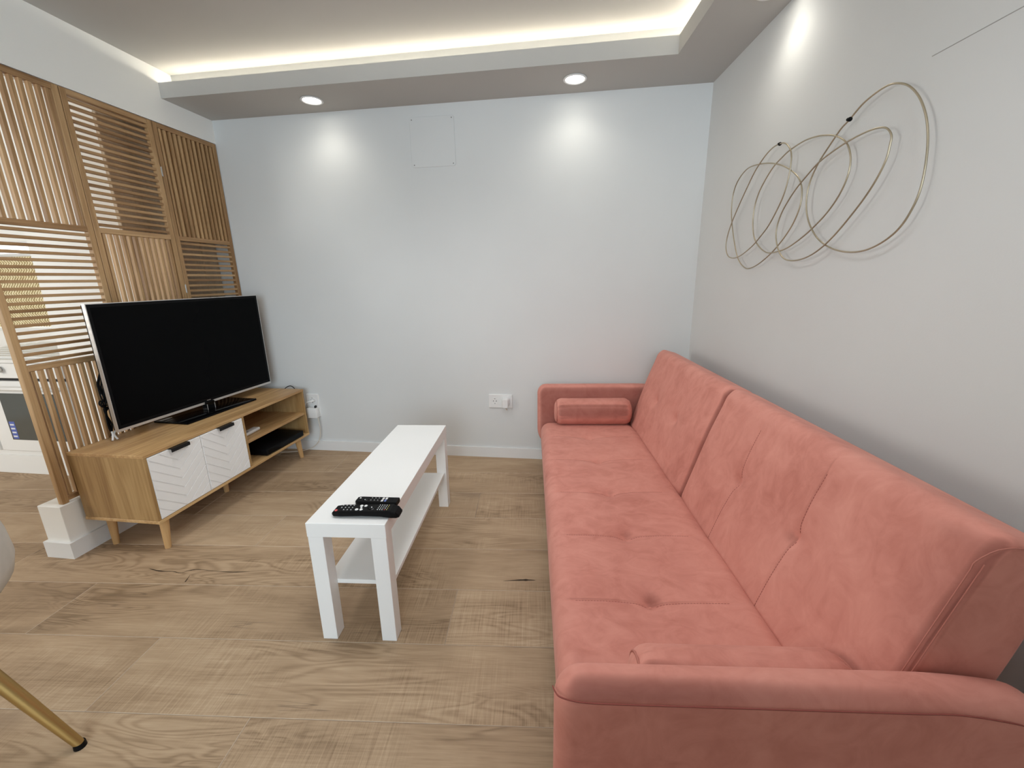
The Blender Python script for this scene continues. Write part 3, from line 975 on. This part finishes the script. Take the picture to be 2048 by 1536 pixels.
m_ = BM(); tube(m_, spline([(-1.962, -0.055, 0.455), (-1.950, -0.05, 0.470), (-1.925, -0.045, 0.487), (-1.900, -0.045, 0.489), (-1.878, -0.05, 0.476), (-1.865, -0.055, 0.455), (-1.862, -0.055, 0.40), (-1.87, -0.055, 0.28)], 7), 0.0028, 8)
o = obj('black_cable', m_, M['black_plastic'], None, True)
tag(o, 'loop of black cable rising behind the right end of the television unit', 'cable')

# ------------------------------------------------------------------ white bench
BT = 0.0767
t = thing('bench_table', 'narrow white bench table with lower shelf in front of the sofa', 'coffee table', (-0.8084, -1.5372, 0), BT)
BW, BL, BH = 0.259, 0.903, 0.45
m_ = bxm(0, BW, 0, BL, BH - 0.05, BH, bev=0.0012); obj('top', m_, M['bench_white'], t)
e = 0.0012
for x in (e, BW - 0.05 - e):
    for y in (e, BL - 0.05 - e):
        m_ = bxm(x, x + 0.05, y, y + 0.05, 0.0, BH - 0.05, bev=0.001); obj('leg', m_, M['bench_white'], t)
m_ = bxm(0.012, BW - 0.012, 0.051, BL - 0.051, 0.185, 0.201, bev=0.001); obj('lower_shelf', m_, M['bench_white'], t)

# remotes
def key(parent, x, y, r, z, mat, name='button', sx=1.0, sy=1.0):
    m_ = BM()
    n_ = 10
    lo = [m_.verts.new((x + r * sx * math.cos(2 * math.pi * k / n_), y + r * sy * math.sin(2 * math.pi * k / n_), z)) for k in range(n_)]
    hi = [m_.verts.new((x + r * sx * 0.8 * math.cos(2 * math.pi * k / n_), y + r * sy * 0.8 * math.sin(2 * math.pi * k / n_), z + 0.0016)) for k in range(n_)]
    m_.faces.new(hi)
    for k in range(n_): m_.faces.new((lo[k], lo[(k + 1) % n_], hi[(k + 1) % n_], hi[k]))
    return obj(name, m_, mat, parent)

def loft(m_, secs):
    R_ = [[m_.verts.new(p) for p in s] for s in secs]
    for A, B in zip(R_[:-1], R_[1:]):
        for k in range(len(A)): m_.faces.new((A[k], A[(k + 1) % len(A)], B[(k + 1) % len(A)], B[k]))
    m_.faces.new(list(reversed(R_[0]))); m_.faces.new(R_[-1])

# big remote: lies across the bench, front end over the right edge
P0 = Vector((-0.742, -1.478, 0.45)); P1 = Vector((-0.530, -1.462, 0.45))
ang = math.atan2(P1.y - P0.y, P1.x - P0.x)
t = thing('remote_control', 'larger black remote control with red and white buttons, nearest on the bench', 'remote control', (P0.x, P0.y, 0.4505), ang)
L = 0.222; m_ = BM(); secs = []
for s, hw, zl, zh in ((0.0, 0.016, 0.006, 0.014), (0.006, 0.021, 0.003, 0.020), (0.03, 0.0235, 0.0035, 0.023), (0.10, 0.0235, 0.0065, 0.025), (0.16, 0.0235, 0.0055, 0.026), (0.195, 0.0235, 0.001, 0.028), (0.212, 0.0225, 0.0005, 0.022), (L, 0.019, 0.003, 0.011)):
    secs.append([(s, -hw * 0.82, zl), (s, hw * 0.82, zl), (s, hw, zl + 0.004), (s, hw, zh - 0.003), (s, hw * 0.86, zh), (s, -hw * 0.86, zh), (s, -hw, zh - 0.003), (s, -hw, zl + 0.004)])
loft(m_, secs); obj('case', m_, M['black_plastic'], t)
def zt_(s): return 0.0232 + 0.0045 * max(0, min(1, (s - 0.02) / 0.17))
key(t, 0.014, -0.012, 0.0052, 0.0212, M['key_red'], 'power_button')
for i in range(4):
    for j in range(3):
        if i == 0 and j == 0: continue
        key(t, 0.028 + i * 0.012, -0.013 + j * 0.013, 0.0042, zt_(0.03) - 0.0003, M['key_dark'])
        key(t, 0.028 + i * 0.012, -0.013 + j * 0.013, 0.0016, zt_(0.03) + 0.0011, M['key'], 'digit')
for a, b, r in ((0.082, -0.0105, 0.0058), (0.090, 0.0115, 0.0058), (0.097, -0.0105, 0.0058), (0.104, 0.0115, 0.0058), (0.0935, 0.0005, 0.0036)):
    key(t, a, b, r, zt_(0.09) - 0.0003, M['white_plastic'], 'round_button')
key(t, 0.128, 0.0, 0.0135, zt_(0.13) - 0.0008, M['black_gloss'], 'navigation_ring')
key(t, 0.128, 0.0, 0.0022, zt_(0.13) + 0.0008, M['key'], 'ok_mark')
for i in range(5):
    for j in range(4):
        mt = M['key_yellow'] if i == 4 else (M['key_red'] if (i, j) == (3, 0) else M['key'])
        key(t, 0.152 + i * 0.0075, -0.0135 + j * 0.009, 0.0014, zt_(0.17) - 0.0002, mt, 'small_key', 1.3, 1.0)
# slim remote behind
P0 = Vector((-0.703, -1.404, 0.45)); P1 = Vector((-0.553, -1.396, 0.45))
ang = math.atan2(P1.y - P0.y, P1.x - P0.x)
t = thing('remote_control', 'smaller slim black remote control lying behind the larger one on the bench', 'remote control', (P0.x, P0.y, 0.4505), ang)
m_ = BM(); secs = []
for s, hw in ((0.0, 0.009), (0.003, 0.014), (0.009, 0.0175), (0.018, 0.019), (0.08, 0.019), (0.144, 0.019), (0.147, 0.018)):
    zh = 0.012 if s < 0.002 else 0.0155
    secs.append([(s, -hw * 0.8, 0.0), (s, hw * 0.8, 0.0), (s, hw, 0.004), (s, hw, zh - 0.003), (s, hw * 0.86, zh), (s, -hw * 0.86, zh), (s, -hw, zh - 0.003), (s, -hw, 0.004)])
loft(m_, secs); obj('case', m_, M['black_plastic'], t)
key(t, 0.013, 0.006, 0.0034, 0.0153, M['key'], 'power_button')
key(t, 0.034, 0.0, 0.0120, 0.0150, M['black_gloss'], 'navigation_ring')
key(t, 0.034, -0.006, 0.0018, 0.0166, M['key'], 'ok_mark')
for i in range(3):
    for j in range(2):
        key(t, 0.055 + i * 0.012, -0.007 + j * 0.014, 0.0042, 0.0152, M['key_dark'])
        key(t, 0.055 + i * 0.012, -0.007 + j * 0.014, 0.0013, 0.0166, M['key'], 'digit')
for i, mt in enumerate((M['key'], M['key_blue'])):
    for j in range(2):
        m_ = bxm(0.091 + i * 0.011, 0.098 + i * 0.011, -0.013 + j * 0.014, -0.002 + j * 0.014, 0.0152, 0.0166)
        obj('shortcut_button', m_, mt if j == 0 or i == 0 else M['key'], t)

# ------------------------------------------------------------------ sofa
SO = Vector((0.22, -1.05, 0.0))
so_w = wu(SO.x, SO.y)
sofa = thing('sofa', 'long pink velvet sofa with button-tufted seat and reclined split backrest', 'sofa', (so_w.x, so_w.y, 0), PHI)

def rr_profile(a0, a1, b0, b1, r, nstr, ncor=6):
    """rounded rectangle as a closed list of points; constant count"""
    pts = []
    cs = [((a1 - r), (b1 - r), 0), ((a0 + r), (b1 - r), 90), ((a0 + r), (b0 + r), 180), ((a1 - r), (b0 + r), 270)]
    corners = []
    for cx, cy, d in cs:
        corners.append([(cx + r * math.cos(R(d + 90 * k / ncor)), cy + r * math.sin(R(d + 90 * k / ncor))) for k in range(ncor + 1)])
    for i in range(4):
        c = corners[i]; nx = corners[(i + 1) % 4][0]
        pts.extend(c)
        last = c[-1]
        m_ = nstr[i]
        for k in range(1, m_):
            f = k / m_
            pts.append((last[0] + (nx[0] - last[0]) * f, last[1] + (nx[1] - last[1]) * f))
    return pts

def cushion(name, parent, a0, a1, b0, b1, v0, v1, r, vst, nstr, disp=None, xf=None, re=None, mat=None, smooth=True):
    """rounded block swept along v. disp(a,b,v)->(da,db); xf maps (a,v,b) to local coordinates"""
    re = re or r
    st = []
    m = 7
    for k in range(m + 1):
        th = R(90 * k / m)
        st.append((v0 + re * (1 - math.sin(th)), re * (1 - math.cos(th))) )
    st = [(v0 + re * (1 - math.cos(R(90 * k / m))), re * (1 - math.sin(R(90 * k / m)))) for k in range(m + 1)]
    en = [(v1 - re * (1 - math.cos(R(90 * k / m))), re * (1 - math.sin(R(90 * k / m)))) for k in range(m, -1, -1)]
    mids = [(v, 0.0) for v in vst if v0 + re + 1e-4 < v < v1 - re - 1e-4]
    stations = st + mids + en
    bm = BM()
    rings = []
    ca, cb_ = (a0 + a1) / 2, (b0 + b1) / 2
    def ring(v, ins, shrink=None):
        P = rr_profile(a0 + ins, a1 - ins, b0 + ins, b1 - ins, max(r - ins, 0.003), nstr)
        if shrink is not None:
            P = [(ca + (x - ca) * shrink, cb_ + (y - cb_) * shrink) for x, y in P]
        out = []
        for a, b in P:
            if disp:
                da, db = disp(a, b, v); a2, b2 = a + da, b + db
            else: a2, b2 = a, b
            out.append(bm.verts.new(xf(a2, v, b2) if xf else (a2, v, b2)))
        return out
    for v, ins in stations: rings.append(ring(v, ins))
    for A, B in zip(rings[:-1], rings[1:]):
        for k in range(len(A)): bm.faces.new((A[k], A[(k + 1) % len(A)], B[(k + 1) % len(A)], B[k]))
    for (v, ins), R0, rev in ((stations[0], rings[0], True), (stations[-1], rings[-1], False)):
        prev = R0
        for sh in (0.7, 0.35):
            cur = ring(v, ins, sh)
            for k in range(len(cur)): bm.faces.new((prev[k], prev[(k + 1) % len(cur)], cur[(k + 1) % len(cur)], cur[k]))
            prev = cur
        bm.faces.new(prev)
    return obj(name, bm, mat or M['velvet'], parent, smooth)

def L3(a, v, b): return (a - SO.x, v - SO.y, b)
def stations(v0, v1, step, seams, fine=0.0035, wid=0.016):
    s = set()
    v = v0
    while v < v1:
        s.add(round(v, 5)); v += step
    for q in seams:
        k = -wid
        while k <= wid + 1e-9:
            s.add(round(q + k, 5)); k += fine
    return sorted(s)

SV = [-0.455, -0.750, -1.060, -1.350, -1.645]      # tufting columns
def g(x, s): return math.exp(-(x / s) ** 2)
S0, S1 = -0.165, -1.955
def seat_disp(a, b, v):
    if b < 0.24: return (0, 0)
    w = max(0.0, min(1.0, (b - 0.24) / 0.07))
    uc = 0.095
    # pillow crown
    e = min(v - S1, S0 - v)
    d = -0.020 * g(max(0.0, e), 0.11)
    d += 0.004 * math.sin(a * 13 + v * 7) * math.sin(v * 11) * 0.5
    for q in SV:
        dv = v - q; da = a - uc
        r2 = math.hypot(da, dv)
        d -= 0.014 * g(r2, 0.025) + 0.010 * g(r2, 0.085)
        side = min(1.0, abs(da) / 0.06)
        seam_end = 1.0 - max(0.0, min(1.0, (abs(da) - 0.21) / 0.05))
        d -= 0.0024 * g(dv, 0.0042) * seam_end * (0.5 + 0.5 * side)
        d -= 0.004 * g(dv, 0.03) * seam_end
    # soft roll at the front edge
    return (0, d * w)
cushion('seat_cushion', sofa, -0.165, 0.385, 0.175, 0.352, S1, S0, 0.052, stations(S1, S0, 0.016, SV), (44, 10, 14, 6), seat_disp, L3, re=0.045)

# backrest halves, leaned back
LEAN = math.atan(0.300)
cl, sl_ = math.cos(LEAN), math.sin(LEAN)
BO = (0.352, 0.300)     # front foot of the back in (u,z)
def backxf(a, v, b):
    # a: thickness (0 front, + to the rear); b: up along the lean
    u = BO[0] + a * cl + b * sl_
    z = BO[1] - a * sl_ + b * cl
    return (u - SO.x, v - SO.y, z)
def back_disp_for(cols, v0, v1):
    def f(a, b, v):
        if a > 0.06: return (0.018 * math.sin(math.pi * max(0, min(1, b / 0.47))) if a > 0.10 else 0, 0)
        w = max(0.0, min(1.0, (0.06 - a) / 0.05))
        e = min(v - v0, v1 - v)
        d = 0.010 * g(max(0, e), 0.06)
        d += 0.014 * g(b - 0.47, 0.10) * 0.6
        for q in cols:
            dv = v - q; db = b - 0.262
            r2 = math.hypot(db, dv)
            d += 0.013 * g(r2, 0.024) + 0.010 * g(r2, 0.085)
            if q != -0.75 and q != -0.455:
                end = 1.0 - max(0.0, min(1.0, (abs(db) - 0.22) / 0.04))
                d += 0.0018 * g(dv, 0.0042) * end
        return (d * w, 0)
    return f
SPL = -1.055
for (v0, v1, cols) in ((SPL + 0.003, -0.185, [-0.455, -0.75]), (-1.985, SPL - 0.003, [-1.350, -1.645])):
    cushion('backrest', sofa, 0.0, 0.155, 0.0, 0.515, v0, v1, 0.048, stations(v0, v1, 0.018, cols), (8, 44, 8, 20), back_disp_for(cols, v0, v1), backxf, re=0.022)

# piping seam of the near end face of the back
bm = BM()
for off_, dv_ in ((0.006, -1.9852), (0.016, -1.9857)):
    pp = [Vector(backxf(off_, dv_ + (0.004 if off_ < 0.01 else 0), 0.03 + 0.43 * k / 29)) for k in range(30)]
    if off_ < 0.01: pp += [Vector(backxf(0.022, -1.9855, 0.490)), Vector(backxf(0.06, -1.985, 0.503)), Vector(backxf(0.12, -1.985, 0.500))]
    tube(bm, spline(pp, 3), 0.0011, 6)
obj('piping', bm, M['piping'], sofa, True)

# arms
def arm(v0, v1, outer):
    T_ = 0.541 if outer else 0.549
    def d(a, b, v):
        da = 0.0
        if b < 0.27 and a < 0.1:
            k = (0.27 - b) / 0.10
            da = 0.040 * k * k * max(0.0, (0.1 - a) / 0.28)
        db = 0.0
        w_ = max(0.0, min(1.0, (b - 0.36) / 0.14))
        if w_ > 0:
            mid = (v0 + v1) / 2
            db = 0.004 * (1 - ((v - mid) / 0.05) ** 2)
            if a > 0.40: db -= 0.022 * ((a - 0.40) / 0.2) ** 2
            if a < -0.12: db -= 0.010 * ((-0.12 - a) / 0.065) ** 2
            db *= w_
        return (da, db)
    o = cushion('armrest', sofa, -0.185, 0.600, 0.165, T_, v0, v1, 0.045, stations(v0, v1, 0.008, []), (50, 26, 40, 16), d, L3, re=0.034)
    return o
arm(-2.060, -1.988, True)
arm(-0.156, -0.060, False)
# seam with gathered piping along the outside of each arm
for v, s in ((-2.0725, -1), (-0.1175, -1)):
    if v > -1: continue
    bm = BM()
    P = [(-0.187, -2.020, 0.506), (-0.184, -2.038, 0.516), (-0.176, -2.052, 0.522), (-0.150, -2.0600, 0.5235), (-0.115, -2.0610, 0.522)]
    P += [(-0.115 + 0.07 * k, -2.0610, 0.5215) for k in range(1, 9)]
    P += [(0.525, -2.0605, 0.508), (0.57, -2.055, 0.49)]
    tube(bm, [L3(*p) if False else (p[0] - SO.x, p[1] - SO.y, p[2]) for p in spline(P, 5)], 0.0013, 6)
    obj('piping', bm, M['stitch'], sofa, True)
# base frame and feet
bm = BM(); box(bm, -0.150 - SO.x, 0.56 - SO.x, -1.96 - SO.y, -0.13 - SO.y, 0.125, 0.19, 0.01, 2)
obj('base', bm, M['velvet'], sofa)
for a in (-0.10, 0.50):
    for v in (-1.92, -1.05, -0.18):
        bm = BM(); tube(bm, [(a - SO.x, v - SO.y, 0.13), (a - SO.x, v - SO.y, 0.0)], [0.022, 0.014], 16)
        obj('leg', bm, M['beech'], sofa, 'auto')

# stitched seam threads on seat and back (thin dark dashes)
def seat_z(a, v):
    return 0.352 + seat_disp(a, 0.352, v)[1]
bm = BM()
for q in SV:
    a = -0.105
    while a < 0.30:
        if abs(a - 0.095) > 0.012:
            z0_, z1_ = seat_z(a, q), seat_z(a + 0.006, q)
            tube(bm, [(a - SO.x, q - SO.y, z0_ + 0.0003), (a + 0.0055 - SO.x, q - SO.y, z1_ + 0.0003)], 0.0007, 4)
        a += 0.008
so_ = obj('seat_stitching', bm, M['stitch'], sofa); so_['kind'] = 'stuff'
bm = BM()
for q in (-1.350, -1.645):
    f = back_disp_for([-1.350, -1.645], -1.985, SPL)
    b = 0.03
    while b < 0.44:
        if abs(b - 0.262) > 0.012:
            p0 = backxf(f(0.0, b, q)[0] - 0.0003, q, b); p1 = backxf(f(0.0, b + 0.006, q)[0] - 0.0003, q, b + 0.0055)
            tube(bm, [p0, p1], 0.0008, 4)
        b += 0.008
so_ = obj('back_stitching', bm, M['stitch'], sofa); so_['kind'] = 'stuff'
# buttons
for q in SV:
    bm = BM(); cyl(bm, (0.095 - SO.x, q - SO.y, seat_z(0.095, q) - 0.002), (0, 0, 1), 0.008, 0.004, 0.004, 12)
    obj('button', bm, M['velvet'], sofa, True)

# bolsters
def bolster(u0, u1, v, zc, r, label, roll=0.0):
    c = wu((u0 + u1) / 2, v, zc)
    t = thing('bolster', label, 'cushion', tuple(c), PHI, 'bolster cushions on the sofa')
    L = (u1 - u0) / 2
    bm = BM()
    prof = []
    m = 9
    for k in range(m + 1): prof.append((-L + 0.045 * (1 - math.cos(R(90 * k / m))), r - 0.045 * (1 - math.sin(R(90 * k / m)))))
    n_ = 26
    mid = [(-L + 0.045 + (2 * L - 0.09) * k / n_, r) for k in range(1, n_)]
    prof = prof + mid + [(-x, y) for x, y in reversed(prof)]
    seg = 64
    rings = []
    seam = R(38) + roll
    for x, rad in prof:
        ring = []
        for k in range(seg):
            a = 2 * math.pi * k / seg
            e = max(0.0, (abs(x) - (L - 0.09)) / 0.09)
            rr = rad + 0.0022 * math.sin(a * 17 + 1.3) * e * (1 if e < 0.7 else (1 - e) / 0.3)
            dd = math.atan2(math.sin(a - seam), math.cos(a - seam))
            rr -= 0.0025 * g(dd, 0.04); rr += 0.0012 * g(dd - 0.13, 0.07)
            # rests slightly flattened
            y = -rr * math.cos(a); z = rr * math.sin(a)
            z = max(z, -r + 0.004)
            ring.append(bm.verts.new((x, y, z)))
        rings.append(ring)
    for A, B in zip(rings[:-1], rings[1:]):
        for k in range(seg): bm.faces.new((A[k], A[(k + 1) % seg], B[(k + 1) % seg], B[k]))
    for Rg in (rings[0], rings[-1]):
        prev = Rg
        for sh in (0.6, 0.25):
            cur = [bm.verts.new((v_.co.x, v_.co.y * sh, v_.co.z * sh)) for v_ in Rg]
            for k in range(seg): bm.faces.new((prev[k], prev[(k + 1) % seg], cur[(k + 1) % seg], cur[k]))
            prev = cur
        bm.faces.new(prev)
    obj('cover', bm, M['velvet'], t, True)
    for sx in (-1, 1):
        bm = BM()
        pts = [(sx * (L - 0.012), -(r - 0.014) * math.cos(2 * math.pi * k / 40), (r - 0.014) * math.sin(2 * math.pi * k / 40)) for k in range(40)]
        tube(bm, pts, 0.0026, 6, closed=True)
        obj('piping', bm, M['piping'], t, True)
bolster(-0.085, 0.365, -0.225, 0.415, 0.079, 'pink velvet bolster at the far armrest by the back wall')
bolster(-0.025, 0.400, -1.922, 0.397, 0.071, 'pink velvet bolster behind the near armrest, closest to the camera', R(60))

# ------------------------------------------------------------------ wire wall art
F_, YAW, PIT, ROL = 823.1061, -0.1382, 0.2508, -0.0171
def wall_pt(px, py, off):
    """pixel of the photograph to a point on a plane parallel to the right wall"""
    cy, sy = math.cos(YAW), math.sin(YAW)
    fw = Vector((sy * math.cos(PIT), cy * math.cos(PIT), -math.sin(PIT)))
    rt = Vector((cy, -sy, 0)); up = rt.cross(fw)
    c, s = math.cos(ROL), math.sin(ROL)
    r2 = c * rt + s * up; u2 = -s * rt + c * up
    o = Vector((0.0095, -2.5923, 1.1907))
    d = fw + r2 * ((px - 1024) / F_) - u2 * ((py - 768) / F_)
    n = Vector((1.0, KR, 0.0))
    c0 = XR - off * math.sqrt(1 + KR * KR)
    return o + d * ((c0 - o.dot(n)) / d.dot(n))
loops = [
 [(1095,362),(1180,260),(1270,180),(1370,115),(1450,97),(1530,117),(1600,190),(1645,300),(1665,420),(1665,560),(1645,730),(1610,880),(1560,1000),(1480,1130),(1390,1220),(1280,1290),(1180,1325),(1080,1332),(980,1312),(900,1268),(840,1205),(795,1110),(778,1010),(785,900),(815,790),(870,675),(930,580),(1000,475),(1040,420)],
 [(900,650),(980,590),(1070,530),(1180,470),(1280,430),(1360,423),(1400,475),(1390,550),(1360,660),(1290,800),(1200,940),(1100,1070),(1000,1190),(900,1290),(800,1360),(700,1393),(620,1383),(575,1320),(556,1230),(565,1140),(600,1040),(650,950),(710,860),(780,775),(845,700)],
 [(1000,485),(930,477),(850,487),(760,520),(660,585),(600,640),(540,705),(480,800),(430,900),(400,1000),(387,1110),(395,1220),(430,1290),(490,1336),(560,1330),(640,1300),(740,1230),(830,1150),(920,1055),(1000,945),(1060,830),(1095,720),(1100,620),(1070,530)],
 [(585,540),(540,563),(490,612),(440,680),(395,755),(340,870),(290,980),(235,1110),(200,1220),(190,1300),(205,1360),(245,1376),(300,1355),(380,1290),(440,1220),(500,1140),(560,1030),(610,920),(645,800),(665,690),(668,610),(650,560),(620,535)],
 [(500,682),(430,690),(355,717),(300,775),(260,850),(238,940),(230,1050),(240,1180),(262,1320),(290,1405),(335,1450),(380,1445),(440,1410),(520,1340),(590,1260),(660,1160),(710,1060),(740,960),(745,870),(725,795),(680,745),(620,707),(560,688)],
]
t = thing('wall_art', 'abstract wall art of looped champagne gold wire over the sofa', 'wall art', tuple(RW(0.03, -0.93, 1.45)))
base = Vector(t.location)
for i, lp in enumerate(loops):
    off = 0.024 + 0.004 * (i % 2)
    pts = [wall_pt(1400 + x / 3.658, 140 + y / 3.658, off) - base for x, y in lp]
    bm = BM(); tube(bm, spline(pts, 5, closed=True), 0.0025, 8, closed=True)
    obj('wire_loop', bm, M['wire_gold'], t, True)
for (x, y) in ((1097, 360), (585, 541)):
    p = wall_pt(1400 + x / 3.658, 140 + y / 3.658, 0.026) - base
    q = wall_pt(1400 + x / 3.658, 140 + y / 3.658, 0.0) - base
    bm = BM()
    bmesh.ops.create_icosphere(bm, subdivisions=2, radius=0.0065, matrix=Matrix.Translation(p))
    nn = Vector((-CP, -SP, 0))
    dirv = Vector((-SP, CP, 0)) * 0.008
    bmesh.ops.create_icosphere(bm, subdivisions=2, radius=0.005, matrix=Matrix.Translation(p + dirv + Vector((0, 0, 0.002))))
    
    obj('fixing_knot', bm, M['black_plastic'], t, True)

# ------------------------------------------------------------------ chair at the left edge
cc = Vector((-1.832, -2.038, 0.0))
t = thing('chair', 'rounded pale velvet chair on brass legs at the left edge', 'chair', tuple(cc), 0.0)
bm = BM()
seg = 56
prof = [(0.0, 0.300), (0.12, 0.300), (0.22, 0.305), (0.29, 0.315), (0.335, 0.34), (0.36, 0.375), (0.370, 0.42), (0.366, 0.49), (0.350, 0.58), (0.322, 0.68)]
open_dir = R(200)
outer = []
for r, z in prof:
    ring = []
    for k in range(seg):
        a = 2 * math.pi * k / seg
        dd = abs(math.atan2(math.sin(a - open_dir), math.cos(a - open_dir)))
        k2 = max(0.0, min(1.0, (dd - 0.7) / 0.6))
        zz = z if z < 0.47 else 0.47 + (z - 0.47) * k2
        rr = r if z < 0.5 else r * (1 - 0.03 * (1 - k2))
        ring.append(bm.verts.new((rr * math.cos(a), rr * math.sin(a), zz)))
    outer.append(ring)
inner = []
for r, z in [(0.310, 0.705), (0.300, 0.69), (0.295, 0.62), (0.290, 0.53), (0.285, 0.46), (0.25, 0.445), (0.14, 0.450), (0.0, 0.452)]:
    ring = []
    for k in range(seg):
        a = 2 * math.pi * k / seg
        dd = abs(math.atan2(math.sin(a - open_dir), math.cos(a - open_dir)))
        k2 = max(0.0, min(1.0, (dd - 0.7) / 0.6))
        zz = z if z < 0.48 else 0.48 + (z - 0.48) * k2
        ring.append(bm.verts.new((r * math.cos(a), r * math.sin(a), zz)))
    inner.append(ring)
rg = outer + inner
for A, B in zip(rg[:-1], rg[1:]):
    for k in range(seg): bm.faces.new((A[k], A[(k + 1) % seg], B[(k + 1) % seg], B[k]))
bmesh.ops.remove_doubles(bm, verts=bm.verts, dist=0.0001)
obj('shell', bm, M['greige'], t, True)
def chair_leg(fx, fy, tx, ty):
    a = Vector((tx, ty, 0.312)) - Vector((cc.x, cc.y, 0)); b = Vector((fx, fy, 0.010)) - Vector((cc.x, cc.y, 0))
    bm = BM(); tube(bm, [a, a.lerp(b, 0.5), b], [0.0165, 0.0145, 0.0110], 20)
    l_ = obj('leg', bm, M['brass'], t, 'auto')
    bm = BM(); cyl(bm, (b.x, b.y, 0.0), (0, 0, 1), 0.0135, 0.0125, 0.014, 18)
    obj('foot_cap', bm, M['black_plastic'], l_, 'auto')
fx, fy = -1.262, -1.932
dx, dy = -0.113, -0.047
chair_leg(fx, fy, fx + dx - 0.02, fy + dy)
chair_leg(-2.02, -1.66, -1.93, -1.78)
chair_leg(-2.30, -2.25, -2.10, -2.18)
chair_leg(-1.60, -2.55, -1.68, -2.33)
